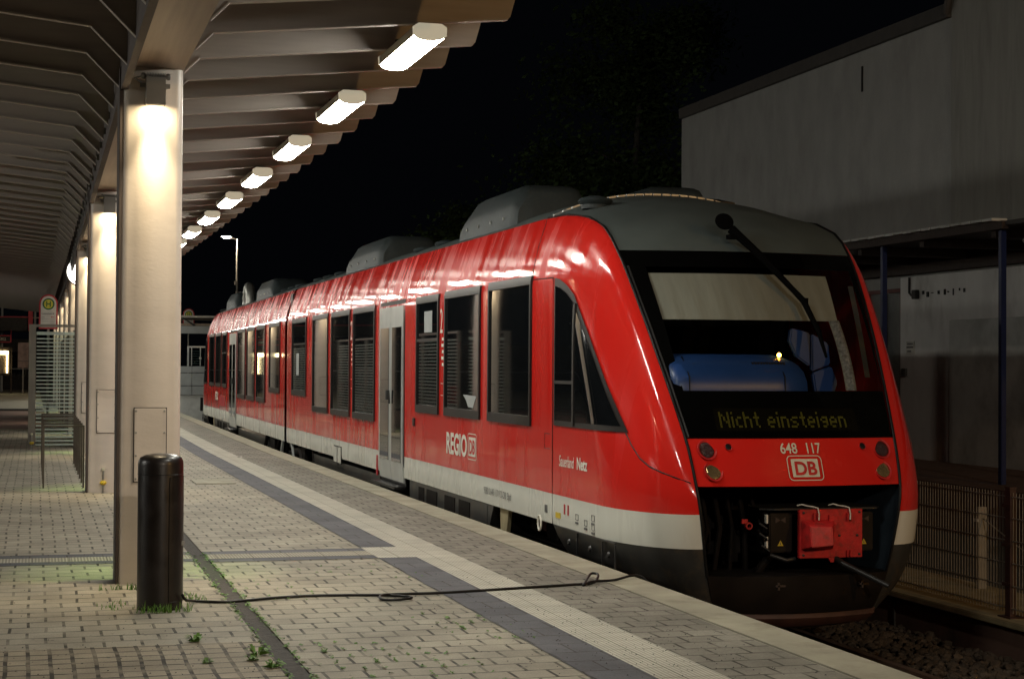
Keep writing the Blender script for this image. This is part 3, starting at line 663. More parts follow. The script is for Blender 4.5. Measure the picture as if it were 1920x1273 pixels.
mb.build('seat_side_shell', 'blue', train, off=TR, bevel=.012, smooth=30)
mb = MB()
rows = []
for i in range(9):
    z = 2.035+.41*i/8; x1 = .735+.03*i/8
    rows.append([(CX0-.90+(x1+.90)*k/40, front_y(-.90+(x1+.90)*k/40, z)+.07+.010*math.sin(k*1.3+i*.35)*(1-i/9), z) for k in range(41)])
mb.grid(rows); mb.build('sun_blind', 'blind', train, off=TR, smooth=60)
mb = MB(); mb.grid([[(CX0+.84+.05*k/4+.01*i, front_y(.8, 1.5+.1*i)+.10, 1.55+.115*i) for k in range(5)] for i in range(8)]); mb.build('side_blind', 'skirt', train, off=TR)
mb = MB()
for x, ww in ((.60,.11),):
    mb.grid([[(CX0+x+ww*k/8+.018*i/10*(10-i)/3+.02*i/10, front_y(x, z)+.05+.02*math.sin(k*.9), z) for k in range(9)] for i, z in enumerate([1.44+.6*j/10 for j in range(11)])])
mb.build('folded_sunshade', 'foil', train, off=TR)
M['orange_bead'] = emis('orange_glow', (1,.35,.03), 30)
MB().lathe((CX0+.10,13.42,1.735), [(0,-.018),(.014,-.01),(.018,0),(.014,.014),(0,.022)], 12).build('orange_glow_bead', 'orange_bead', con, off=TR)  # small glowing orange bead on the console
# destination display
M['dots'] = emis('display_dots', (.50,.40,.05), .05, .08)
G = {'N':["10001","11001","10101","10101","10011","10001","10001"],'i':["1","0","1","1","1","1","1"],'c':["000","000","011","100","100","100","011"],'h':["1000","1000","1110","1001","1001","1001","1001"],
 't':["010","010","111","010","010","010","001"],'e':["0000","0000","0110","1001","1111","1000","0110"],'n':["0000","0000","1110","1001","1001","1001","1001"],'s':["0000","0000","0111","1000","0110","0001","1110"],
 'g':["0000","0000","0111","1001","0111","0001","0110"],' ':["00"]*7}
mb = MB(); col = 0
msg = "Nicht einsteigen"; tot = sum(len(G[ch][0])+1 for ch in msg)
px = 1.125/(tot*2-2)
for ch in msg:
    g = G[ch]
    for r in range(7):
        for cc in range(len(g[0])):
            if r < len(g) and g[r][cc] == '1':
                for sx in (0, 1):
                    for sz in (0, 1):
                        x = -.622+(col+cc)*2*px+sx*px; z = 1.256-(r*2+sz)*.0090
                        y = front_y(x, z)+.012
                        mb.add([(CX0+x,y,z),(CX0+x+px*.62,y,z),(CX0+x+px*.62,y+.004,z+.0062),(CX0+x,y+.004,z+.0062)], [(0,1,2,3)])
    col += len(g[0])+1
mb.build('display_writing', 'dots', train, off=TR, smooth=None)
mb = MB(); mb.grid([[(CX0-.66+1.27*k/10, front_y(-.66+1.27*k/10, z)+.016, z) for k in range(11)] for z in (1.11,1.2,1.295)]); mb.build('display_board', mat('display_face', (.006,.005,.003), .7, ior=1.1), train, off=TR)
# wiper
wp = MB()
wp.tube([(CX0-.16,13.86,2.84),(CX0+.05,13.70,2.60),(CX0+.365,13.50,2.205)], [.042,.032,.022], 8)
wp.tube([(CX0-.12,13.87,2.83),(CX0+.08,13.69,2.58),(CX0+.385,13.49,2.19)], [.014,.012,.010], 6)
wp.tube([(CX0+.14,13.66,2.50),(CX0+.365,13.50,2.205),(CX0+.41,13.30,1.94),(CX0+.43,13.19,1.72)], [.018,.028,.022,.012], 6)
wp.box(CX0-.19, CX0-.09, 13.80, 13.90, 2.75, 2.79); wp.box(CX0+.345, CX0+.39, 13.46, 13.50, 2.17, 2.23)
wo = wp.build('wiper', 'black2', train, off=TR)
MB().lathe((0,0,0), [(0,-.018),(.06,-.016),(.075,-.006),(.075,.008),(0,.016)], 20, axis=1).build('wiper_mount', 'black2', train)
o = train.children[-1]
for ch in train.children:
    if ch.name.startswith('wiper_mount'):
        for v in ch.data.vertices:
            p = v.co.copy(); v.co = (p.x-.215, 13.88-12.8+p.y+.4*p.z-.30*p.x, p.z+2.905+.76)
# ---- lettering
fmapf = lambda x0, z0, d=.004: (lambda x, y: (CX0+x0+x, front_y(x0+x, z0+y)-d, z0+y))
smap = lambda y0, z0, d=.006: (lambda x, y: (CX0-side_x(y0-x, z0+y)-d, y0-x, z0+y))
text('number_lettering', '648', .118, fmapf(-.165,.932), 'cream', train, .0015, .86, off=TR)
text('number_lettering', '117', .118, fmapf(.055,.932), 'cream', train, .0015, .80, off=TR)
def logo(fn, W, H, parent, m='cream', red='redplain'):
    """outline, pale field, red letters; fn maps (x,y,layer)"""
    def rr(w_, h_, r, n=5):
        out = []
        for cx, cy_, a0 in ((w_-r, h_-r, 0), (-w_+r, h_-r, 90), (-w_+r, -h_+r, 180), (w_-r, -h_+r, 270)):
            for k in range(n+1):
                a = R(a0+90*k/n); out.append((cx+r*math.cos(a), cy_+r*math.sin(a)))
        return out
    o1 = rr(W/2, H/2, W*.12); o2 = rr(W/2-W*.022, H/2-W*.022, W*.10)
    n = len(o1); mb = MB(); mb.add([fn(x, y, 0) for x, y in o1+o2], [(i, (i+1) % n, n+(i+1) % n, n+i) for i in range(n)])
    f = rr(W*.385, H*.36, W*.02); k = len(f)
    mb.add([fn(x, y, 0) for x, y in f], [tuple(range(k))])
    mb.build('emblem', m, parent, off=TR, smooth=None)
    text('emblem_lettering', 'DB', H*.74, lambda x, y: fn(x, y-H*.262, 1), red, parent, .004*W/.3, W/H*.66, align='CENTER', off=TR)
logo(lambda x, y, l: (CX0+.03+x, front_y(.03+x, .815+y)-.004-.002*l, .815+y), .31, .20, train)
text('company_lettering', 'REGIO', .335, smap(19.42,.625), 'whitel', train, .010, 1.02, off=TR)
logo(lambda x, y, l: (CX0-1.375-.005-.003*l, 18.20-x, .742+y), .40, .29, train, m='whitel')
text('network_lettering', 'Sauerland', .145, smap(14.97,.72), 'whitel', train, .0012, .78, .15, off=TR)
text('network_lettering', 'Netz', .150, smap(14.44,.72), 'whitel', train, .004, .98, off=TR)
text('vehicle_number', '9580 0 648 117-9 D-DB  Bpd', .105, smap(17.68,.275), 'dgrey', train, 0, .86, off=TR)
text('class_lettering', '2', .42, smap(19.78,2.02), 'whitel', train, 0, .72, off=TR)
text('class_lettering', '2', .42, smap(25.74,2.02), 'whitel', train, 0, .72, off=TR)
text('company_lettering', 'REGIO', .30, lambda x, y: (CX0-1.375-.004+bend(46.6-x), 47.5-x, .69+y), 'whitel', train, .010, 1.0, off=TR)
mb = MB()
for y0 in (19.6, 25.56):
    for k in range(5): mb.box(CX0-1.380, CX0-1.37, y0-.02, y0+.07+.03*(k % 2), 1.93-.075*k, 1.965-.075*k)
    mb.box(CX0-1.380, CX0-1.37, y0-.05, y0+.12, 1.42, 1.425); mb.box(CX0-1.380, CX0-1.37, y0-.05, y0+.12, 1.28, 1.285)
mb.build('side_symbols', 'whitel', train, off=TR, smooth=None)
MB().box(CX0-1.381, CX0-1.37, 14.93, 15.07, .24, .29).build('yellow_label', 'yellow', train, off=TR, smooth=None)
mb = MB()
for y in (14.79,14.68): mb.box(CX0-1.381, CX0-1.37, y, y+.03, .29, .38)
mb.build('red_mark', 'redtrim', train, off=TR, smooth=None)
mb = MB()
for y, z in ((14.4,.27),(14.15,.24),(13.95,.30),(13.95,.22)):
    xx = CX0-side_x(y+.04, z)
    mb.tube([(xx-.003,y,z),(xx-.003,y+.07,z),(xx-.003,y+.07,z+.05),(xx-.003,y,z+.05),(xx-.003,y,z)], .0025, 4); mb.box(xx-.005, xx, y, y+.08, z-.035, z-.018)
mb.box(CX0-1.381, CX0-1.37, 15.35, 15.42, .26, .33)
mb.build('instruction_symbols', 'dgrey', train, off=TR, smooth=None)
mb = MB(); mb.box(CX0-1.395, CX0-1.37, 21.13, 21.23, .87, .97); mb.build('side_socket', 'lock', train, off=TR, bevel=.005, smooth=None)
MB().box(CX0-1.39, CX0-1.37, 23.55, 23.60, .10, .38).build('red_handle', 'redtrim', train, off=TR, smooth=None)
mb = MB(); mb.box(CX0-1.385, CX0-1.37, 26.5, 26.80, .10, .34); mb.box(CX0-1.385, CX0-1.37, 26.86, 27.16, .10, .34); mb.build('filler_flap', 'white', train, off=TR, smooth=None)
for a_ in (26.5, 26.86): MB().box(CX0-1.379, CX0-1.37, a_-.02, a_+.32, .08, .36).build('flap_gap', 'black', train, off=TR, smooth=None)
MB().box(CX0-1.38+bend(45), CX0-1.368+bend(45), 44.9, 46.2, .55, .82).build('side_hatch', 'redtrim', train, off=TR, smooth=None)

# notices and a folded paper seen in the windows
MB().box(CX0-1.382, CX0-1.378, 20.2, 20.62, 2.04, 2.30).build('notice', 'panel', train, off=TR, smooth=None)
MB().prism([(18.02,1.30),(18.62,1.31),(18.48,1.25),(18.38,1.175),(18.16,1.17),(18.10,1.24)], 0, CX0-1.383, CX0-1.378).build('paper', 'panel', train, off=TR, smooth=None)
MB().box(CX0-1.392, CX0-1.390, 14.62, 14.84, 1.76, 2.02).build('notice', 'panel', train, off=TR, smooth=None)
MB().box(CX0-1.382, CX0-1.378, 31.0, 31.3, 1.45, 1.85).build('notice', 'panel', train, off=TR, smooth=None)
# ------------------------------------------------------------------ ground, platform, track
def strip(x0, x1, y0, y1, z, n=1, step=4.0):
    """flat sheet that follows the bend of the platform edge"""
    mb = MB(); k = max(1, int((y1-y0)/step)); bx = (lambda x, y: x+bend(y)) if x0 > 1.45 else (lambda x, y: x+(bend(y) if x > 1.45 else 0))
    mb.grid([[(bx(x0, y), y, z), (bx(x1, y), y, z)] for y in [y0+(y1-y0)*i/k for i in range(k+1)]]); return mb
def body_strip(x0, x1, y0, y1, z0, z1, step=4.0):
    mb = MB(); k = max(1, int((y1-y0)/step))
    rows = [[(x0+bend(y), y, z1), (x1+bend(y), y, z1), (x1+bend(y), y, z0), (x0+bend(y), y, z0)] for y in [y0+(y1-y0)*i/k for i in range(k+1)]]
    mb.grid(rows, True); mb.add(rows[0], [(0,1,2,3)]); mb.add(rows[-1], [(3,2,1,0)]); return mb
mb = MB(); mb.grid([[(-260,-60,-1.3),(260,-60,-1.3)],[(-260,420,-1.3),(260,420,-1.3)]]); struct('ground', mb, 'earth', smooth=None)
# platform body and paving
mb = MB(); mb.grid([[(-14,-8,-.02),(4.45,-8,-.02)],[(-14,32,-.02),(4.45,32,-.02)],[(-14,64,-.02),(4.45+bend(64),64,-.02)]])
struct('platform_base', mb, 'conc', smooth=None)
struct('paving', strip(1.42, 4.09, -8, 66, 0), 'pavers', smooth=None)
mb = strip(-1.6, 1.30, 10.1, 43.8, 0); mb.grid([[(-14, y, 0), (-1.6, y, 0)] for y in (10.1, 43.8)]); mb.grid([[(.35, y, 0), (1.30, y, 0)] for y in (43.8, 66)])
struct('paving', mb, 'pavers', smooth=None)
mb = MB(); mb.grid([[(-14,-8,0),(1.30,-8,0)],[(-14,10.1,0),(1.30,10.1,0)]]); struct('sett_paving', mb, 'pavers_stack', smooth=None)
struct('drain_channel', strip(1.30, 1.42, -8, 66, -.006), 'gutter', smooth=None)
struct('edge_slab', body_strip(4.185, 4.50, -8, 66, -.14, .003), 'slab', smooth=None)
struct('edge_joint', strip(4.165, 4.185, -8, 66, -.004), 'gutter', smooth=None)
struct('edge_paving', strip(4.15, 4.165, -8, 66, .001), 'slab', smooth=None)
mb = body_strip(4.42, 4.46, -8, 66, -1.25, -.14); struct('platform_wall', mb, 'conc', smooth=None)
struct('dark_paving_strip', strip(2.82, 3.15, -8, 14.22, .004), 'darkpav', smooth=None)
struct('dark_paving_strip', strip(2.82, 3.15, 15.06, 66, .004), 'darkpav', smooth=None)
struct('tactile_strip', strip(3.15, 3.52, -8, 66, .004), 'tact', smooth=None)
struct('edge_pavers', strip(3.52, 4.15, -8, 66, .004), 'pavers_edge', smooth=None)
struct('tactile_junction', strip(2.82, 3.15, 14.22, 15.06, .005), 'tact', smooth=None)
struct('cross_tactile_strip', strip(1.42, 2.82, 14.45, 14.78, .005), 'tactx', smooth=None)
struct('cross_dark_strip', strip(1.42, 2.82, 14.22, 14.45, .004), 'darkpav', smooth=None)
struct('cross_dark_strip', strip(1.42, 2.82, 14.78, 15.02, .004), 'darkpav', smooth=None)
struct('cross_tactile_strip', strip(-6, 1.30, 14.50, 14.80, .005), 'tactx', smooth=None)
struct('cross_dark_strip', strip(-6, 1.30, 14.30, 14.50, .004), 'darkpav', smooth=None)
struct('cross_dark_strip', strip(-6, 1.30, 14.80, 15.05, .004), 'darkpav', smooth=None)
mb = MB(); mb.box(2.14, 2.68, 23.55, 24.45, -.02, .012); cvr = mb.build('cover_plate', 'slab', bevel=.004, smooth=None); tag(cvr, 'pale rectangular access cover let into the platform paving', 'cover plate')
# street level beyond the platform on the left
struct('bus_road', MB().box(-40, .30, 45.0, 62.5, -.30, -.10), 'asphalt', smooth=None)
struct('kerb', MB().box(-40, .32, 43.8, 44.15, -.3, .012), 'slab', smooth=None)
struct('road_marking', MB().box(-40, .2, 55.3, 56.3, -.2, -.094), 'pale', smooth=None)
struct('far_kerb', MB().box(-40, .3, 62.5, 62.9, -.3, .05), 'gutter', smooth=None)
mb = MB(); mb.grid([[(-60,62.9,.02),(.34,62.9,.02)],[(-60,112,.02),(.34,112,.02)]]); struct('far_pavement', mb, 'pale', smooth=None)
mb = MB(); mb.grid([[(.34,66,-.1),(40,66,-.1)],[(.34,180,-.1),(40,180,-.1)]]); struct('far_yard', mb, 'asphalt', smooth=None)
# track
mb = MB(); mb.grid([[(4.46,-8,-1.01),(8.31,-8,-1.01)],[(4.46,66,-1.01),(9,66,-1.01)]]); struct('trackbed', mb, 'earth', smooth=None)
for x in (5.307, 6.743):
    pr = [(-.07,-.715),(.07,-.715),(.07,-.705),(.012,-.68),(.012,-.60),(.036,-.585),(.036,-.552),(-.036,-.552),(-.036,-.585),(-.012,-.60),(-.012,-.68),(-.07,-.705)]
    mb = MB(); mb.prism([(x+a, b_-.208) for a, b_ in pr], 1, -8, 60); o = mb.build('rail', 'rail', bevel=0, smooth=None)
    tag(o, 'rusty running rail beside the platform wall' if x < 6 else 'rusty running rail farther from the platform', 'rail', 'rails under the train')
sl = None
for k in range(28):
    y = 6.0+k*.62
    o = MB().box(-1.25, 1.25, -.13, .13, -.15, 0).build('sleeper', 'brown', bevel=.01, smooth=None) if sl is None else sl.copy()
    if sl is None: sl = o
    else: C.objects.link(o)
    o.location = (CX0, y, -.923); tag(o, 'timber sleeper bedded in the ballast under the rails', 'sleeper', 'sleepers of the track')
def ballast():
    rnd = random.Random(11); V = []; Fc = []
    ico = [(0,0,1),(.89,0,.45),(.28,.85,.45),(-.72,.53,.45),(-.72,-.53,.45),(.28,-.85,.45),(.72,.53,-.45),(-.28,.85,-.45),(-.89,0,-.45),(-.28,-.85,-.45),(.72,-.53,-.45),(0,0,-1)]
    fi = [(0,1,2),(0,2,3),(0,3,4),(0,4,5),(0,5,1),(1,6,2),(2,7,3),(3,8,4),(4,9,5),(5,10,1),(2,6,7),(3,7,8),(4,8,9),(5,9,10),(1,10,6),(11,7,6),(11,8,7),(11,9,8),(11,10,9),(11,6,10)]
    for k in range(9500):
        x = rnd.uniform(4.5, 8.2); y = rnd.uniform(7.2, 15.5)
        if abs(x-5.307) < .06 or abs(x-6.743) < .06: continue
        s = rnd.uniform(.022, .05); z = -.955+rnd.uniform(-.03, .035)+(.03 if x > 7.2 else 0)
        ax, ay, az = s*rnd.uniform(.8,1.5), s*rnd.uniform(.8,1.4), s*rnd.uniform(.55,.95); a = rnd.uniform(0, 6.28); ca, sa = math.cos(a), math.sin(a); o = len(V)
        tl = rnd.uniform(-.5,.5)
        for p in ico:
            j = 1+rnd.uniform(-.22,.22); px_, py_, pz = p[0]*ax*j, p[1]*ay*j, p[2]*az*j
            pz += tl*px_; V.append((x+px_*ca-py_*sa, y+px_*sa+py_*ca, z+pz))
        Fc += [(o+i, o+j, o+k2) for i, j, k2 in fi]
    me = bpy.data.meshes.new('ballast'); me.from_pydata(V, [], Fc); me.update(); me.materials.append(M['stone'])
    o = bpy.data.objects.new('ballast', me); C.objects.link(o); tag(o, 'brown ballast stones lying between the platform and the low wall', 'ballast', kind='stuff')
ballast()
# low retaining wall with the mesh fence
rw = thing('retaining_wall', 'low stained concrete wall with a pale coping on the far side of the track', 'wall', (8.4,8,-1))
o_ = (8.4,8,-1)
MB().box(8.30, 8.56, 6, 60, -1.2, -.64).build('wall_face', 'conc', rw, off=o_, smooth=None)
for k in range(17): MB().box(8.285, 8.302, 6.4+3.0*k, 6.43+3.0*k, -1.0, -.66).build('wall_joint', 'gutter', rw, off=o_, smooth=None)
MB().box(8.24, 8.70, 6, 60, -.638, -.58).build('coping', 'conct', rw, off=o_, bevel=.008, smooth=None)
mb = MB(); mb.grid([[(8.70,-8,-.62),(60,-8,-.62)],[(8.70,66,-.62),(60,66,-.62)]]); struct('yard_ground', mb, 'asphalt', smooth=None)
mb = MB(); mb.grid([[(8.70,6,-.60),(9.5,6,-.60)],[(8.70,40,-.60),(9.5,40,-.60)]]); struct('gravel_margin', mb, 'conct', smooth=None)
fc = thing('mesh_fence', 'double-bar steel mesh fence on posts standing on the low wall beyond the track', 'fence', (8.4,8.5,-.58)); o_ = (8.4,8.5,-.58)
for k in range(12):
    y0 = 8.48+2.5*k; y1 = y0+2.5
    mb = MB(); mb.box(8.37, 8.43, y0-.04, y0+.04, -.58, .565); mb.box(8.365, 8.435, y0-.045, y0+.045, .565, .58); mb.box(8.33, 8.50, y0-.10, y0+.10, -.58, -.568)
    for z in (-.3,.05,.4): mb.box(8.355, 8.37, y0-.07, y0+.07, z, z+.03)
    mb.build('fence_post', 'brown', fc, off=o_, smooth=None)
    mb = MB()
    for z in (-.50,-.30,-.10,.10,.30,.49):
        for x in (8.383,8.395): mb.box(x, x+.006, y0+.05, y1-.05, z, z+.007)
    n = 48
    for i in range(n+1):
        y = y0+.06+(2.38)*i/n; mb.box(8.389, 8.394, y, y+.005, -.54, .53)
    mb.build('mesh_panel', 'fence', fc, off=o_, smooth=None)
cp = thing('chain_post', 'old steel post with a slack chain standing behind the mesh fence', 'post', (9.3,15.47,-.6))
mb = MB(); mb.box(-.05,.05,-.03,.03,0,.83); mb.build('post', 'fence', cp, bevel=.005, smooth=None)
MB().tube([(0,-.03,.72),(.0,-.6,.52),(0,-1.3,.30),(0,-2.0,.22),(0,-2.8,.3)], .008, 5).build('chain', 'fence', cp)
MB().box(-.06,-.05,-.035,.035,.68,.71).build('reflector', 'signw', cp, smooth=None)
# ------------------------------------------------------------------ canopy
cn = thing('station_canopy', 'long steel platform canopy with rows of cross fins on a central beam', 'canopy', (.82,8,3.6)); o_ = (.82,8,3.6)
KX = .77
def finprof():
    up = 4.62
    L_ = [(-1.98,up-.15),(-1.90,4.205),(-1.86,4.175),(-1.80,4.17),(.35,3.95),(.60,3.70)]
    R__ = [(1.07,3.83),(1.19,3.951),(3.26,4.165),(3.33,4.172),(3.355,4.20),(3.43,up-.15)]
    return L_, R__
L_, R__ = finprof()
def fin_mb():
    mb = MB(); t = .012
    mb.prism(L_+[(.60,4.62),(-1.98,4.62)], 1, -t/2, t/2)
    mb.prism(R__+[(3.43,4.62),(1.07,4.62)], 1, -t/2, t/2)
    # folded bottom flange
    for pl in (L_[2:], R__[:-2]):
        mb.grid([[(x, y, z-.001) for x, z in pl] for y in (-.032, .032)]); mb.grid([[(x, y, z+.014) for x, z in pl] for y in (-.032, .032)])
        for y in (-.032,.032): mb.grid([[(x, y, z+dz) for x, z in pl] for dz in (-.001,.014)])
    return mb
f0 = None
for k in range(-3, 66):
    y = 12.09+1.037*k
    if f0 is None: f0 = fin_mb().build('fin', 'fin', cn, smooth=None); o = f0
    else: o = f0.copy(); C.objects.link(o)
    o.location = (-.82, y-8, -3.6)
Y0c, Y1c = 8.6, 80.0
def slant(y): return min(.20, .0058*max(0, y-12.9))
def slbox(x0, x1, z0, z1):
    mb = MB(); rows = [[(x0+slant(y), y, z1), (x1+slant(y), y, z1), (x1+slant(y), y, z0), (x0+slant(y), y, z0)] for y in (Y0c, 12.9, 22.2, 31.5, 40.8, 47, Y1c)]
    mb.grid(rows, True); mb.add(rows[0], [(0,1,2,3)]); mb.add(rows[-1], [(3,2,1,0)]); return mb
slbox(.655, 1.06, 3.83, 4.5).build('main_beam', 'beam', cn, off=o_, smooth=None)
slbox(.60, .652, 3.66, 4.5).build('hanger_plate', 'deck', cn, off=o_, smooth=None)
mb = MB()
for k in range(-3, 66):
    y = 12.09+1.037*k
    for z in (3.80,):
        q = slant(y); mb.box(.565+q, .60+q, y+.03, y+.075, z, z+.02); mb.box(.58+q, .60+q, y+.045, y+.06, z-.04, z)
mb.build('bolt_row', 'steel', cn, off=o_, smooth=None)['kind'] = 'stuff'
mb = MB()
mb.grid([[(x, y, z) for x, z in ((-2.05,4.66),(.77,4.62),(3.5,4.66))] for y in (Y0c, Y1c)])
mb.grid([[(x, y, z+.08) for x, z in ((-2.05,4.66),(.77,4.62),(3.5,4.66))] for y in (Y0c, Y1c)])
for x in (-2.05, 3.5): mb.grid([[(x, y, z) for z in (4.66,4.74)] for y in (Y0c, Y1c)])
mb.build('roof_deck', 'deck', cn, off=o_, smooth=None)
# lamps under the fins on the track side
def canopy_lamp():
    t = thing('canopy_lamp', '', 'lamp')
    L2 = .62
    mb = MB(); pr = [(-.118,.0),(-.122,.06),(-.085,.085),(.085,.085),(.122,.06),(.118,.0)]
    mb.prism([(x, z) for x, z in pr], 1, -L2, L2)
    mb.build('lamp_housing', 'lamphouse', t, smooth=None)
    for s in (-1, 1):
        arcp = [(.112*math.cos(a), .0-.036*math.sin(a)) for a in [math.pi*i/10 for i in range(11)]]
        MB().prism([(-.122,.0),(-.125,.062),(-.085,.088),(.085,.088),(.125,.062),(.122,.0)]+arcp, 1, s*L2, s*(L2+.03)).build('end_cap', 'cap', t, smooth=None)
    mb = MB(); rows = []
    for y in (-L2+.001, L2-.001): rows.append([(.112*math.cos(a), y, -.002-.040*math.sin(a)) for a in [math.pi*i/14 for i in range(15)]])
    mb.grid(rows); d = mb.build('diffuser', 'diff', t, smooth=60)
    for y in (-.45, .45):
        MB().tube([(0,y,.08),(0,y,.17)], .03, 8).build('bracket', 'lock', t)
    return t
M_l = None
for k in range(23):
    y = 12.60+3.111*(k-1)
    lab = 'cream %s lit strip lamp, %s from the camera in the row under the canopy edge' % ('long' , ORD[k])
    if M_l is None: M_l = canopy_lamp(); t = M_l
    else: t = copy_tree(M_l)
    t.location = (2.72, y, 4.0); tag(t, lab, 'lamp', 'strip lamps under the canopy')
# columns with downlights
def column():
    t = thing('canopy_column', '', 'column')
    mb = MB(); r = .07; rows = []
    hw, d = .228, .17
    out = []
    for k in range(9):        # gently bulged front face
        x = -hw+r+(2*hw-2*r)*k/8; out.append((x, -d-.030*(1-(x/(hw-r))**2)))
    def arc(cx, cy_, a0, a1, n=5): return [(cx+r*math.cos(R(a0+(a1-a0)*i/n)), cy_+r*math.sin(R(a0+(a1-a0)*i/n))) for i in range(n+1)]
    pts = out+arc(hw-r, -d+r, -80, 0)+arc(hw-r, d-r, 0, 90)+arc(-hw+r, d-r, 90, 180)+arc(-hw+r, -d+r, 180, 260)
    mb.grid([[(x, y, z) for x, y in pts] for z in (0, .5, 1, 2, 3, 3.83)], True)
    mb.build('shaft', 'col', t, smooth=60)
    # dark flange strip, shade of the left side put into its colour
    MB().box(-.238, -.215, -.15, .19, 0, 3.83).build('shaded_side_flange', 'deck', t, bevel=.004, smooth=None)
    mb = MB(); mb.box(-.112, .118, -.212, -.195, .76, 1.30); p = mb.build('access_panel', 'col', t, bevel=.003, smooth=None)
    mb = MB(); mb.box(-.118, .124, -.2045, -.197, .754, 1.306); mb.build('panel_gap', 'black', p, smooth=None)
    mb = MB()
    for x in (-.10,.106):
        for z in (.78,.95,1.12,1.28): mb.lathe((x,-.212,z), [(.0,-.005),(.008,-.004),(.009,.002)], 8, axis=1)
    mb.build('panel_bolt', 'steel', p)
    return t
def downlight():
    t = thing('column_lamp', '', 'lamp')
    # local origin on the column face, light box standing off the face
    mb = MB(); x = .07
    y0, y1 = -.145, -.035; zb, zt = 0, .20
    mb.box(-x, x, y0, y0+.004, zb, zt); mb.box(-x, x, y1-.004, y1, zb+.012, zt); mb.box(-x, -x+.004, y0+.004, y1-.004, zb, zt); mb.box(x-.004, x, y0+.004, y1-.004, zb, zt); mb.box(-x+.004, x-.004, y0+.004, y1-.004, zt-.006, zt-.001)
    mb.build('housing', 'steel2', t, smooth=None)
    mb = MB()
    for k in range(12): mb.box(-x+.003+k*.0116, -x+.008+k*.0116, y0, y1, zt, zt+.03)
    mb.build('cooling_rib', 'steel2', t, smooth=None)
    mb = MB(); mb.tube([(-.095,-.09,zt+.012),(.095,-.09,zt+.012)], .010, 8)
    for s in (-1,1): mb.lathe((s*.09,-.09,zt+.012), [(0,-.02),(.022,-.014),(.026,0),(.022,.014),(0,.02)], 12, axis=0)
    mb.tube([(-.09,-.09,zt+.01),(-.15,-.05,zt+.0),(-.08,.0,zt-.04)], .008, 6); mb.box(-.11,.11,-.03,.0,zt-.06,zt-.03)
    mb.build('bracket', 'steel2', t)
    return t
M['steel2'] = mat('grey_lamp_metal', (.22,.215,.20), .45, metal=.3, var=.08)
def add_light(t, w, col, size, loc, rot, spread=180):
    la = bpy.data.lights.new('lamp_light', 'AREA'); la.shape = 'RECTANGLE'; la.size = size[0]; la.size_y = size[1]; la.energy = w; la.color = col; la.spread = R(spread)
    o = bpy.data.objects.new('lamp_light', la); C.objects.link(o); o.parent = t; o.location = loc; o.rotation_euler = rot; return o
C0 = None; D0 = None; G0 = None
for k in range(8):
    y = 12.9+9.3*k+.20
    if k == 0: c = column(); C0 = c
    else: c = copy_tree(C0)
    c.location = (.828+slant(y), y, 0)
    tag(c, 'pale beige steel column of the canopy, %s' % (['the nearest, rising behind the black bollard','second from the camera, with a yellow tap at its foot','third from the camera, partly hiding the clock','fourth from the camera, beyond the clock'][k] if k < 4 else ORD[k]+' from the camera in the receding row'), 'column', 'columns carrying the canopy')
    if k == 0: d = downlight(); D0 = d; add_light(d, DOWN_W*1.1, (1,.80,.50), (.11,.05), (0,-.090,-.003), (R(12),0,0)); add_light(d, DOWN_W*2.0, (1,.80,.50), (.12,.05), (0,-.088,-.006), (R(-4),0,0), 58)
    else: d = copy_tree(D0)
    d.location = (.842+slant(y), y-.2, 3.535); tag(d, 'small grey downlight with cooling ribs high on the %s canopy column' % ORD[k], 'lamp', 'downlights on the canopy columns')
    if k == 0:
        g = thing('column_lamp', '', 'lamp'); mb = MB(); mb.box(-.07,.07,.035,.04,0,.2); mb.box(-.07,.07,.14,.145,0,.2); mb.box(-.07,-.066,.04,.14,0,.2); mb.box(.066,.07,.04,.14,0,.2); mb.box(-.066,.066,.04,.14,.194,.199)
        mb.build('housing', 'steel2', g, smooth=None); G0 = g; add_light(g, DOWN_W*1.1, (.66,1,.24), (.10,.05), (0,.088,-.006), (R(6),0,0), 38)  # unseen rear fixture added for the green glow behind the columns
    else: g = copy_tree(G0)
    g.location = (.842+slant(y), y+.17, 3.535); tag(g, 'small grey downlight added unseen on the rear face of the %s canopy column' % ORD[k], 'lamp', 'added downlights on the rear of the columns')
# yellow taps / earthing points
for (x, y, z, lab) in ((.855, 22.18, 0, 'brass tap with a yellow collar at the foot of the second column'), (-.03, 33.60, 0, 'brass tap with a yellow collar at the foot of the glass screen post')):
    t = thing('earthing_point', lab, 'tap', (x, y, z))
    MB().tube([(0,0,.0),(0,0,.30)], .012, 8).build('rod', 'steel', t)
    MB().lathe((0,0,.13), [(.0,-.03),(.03,-.025),(.045,0),(.03,.025),(0,.03)], 14).build('collar', 'yellow', t)
    MB().lathe((0,0,.30), [(.0,-.02),(.022,-.015),(.022,.015),(0,.02)], 12).build('cap', 'cream', t)
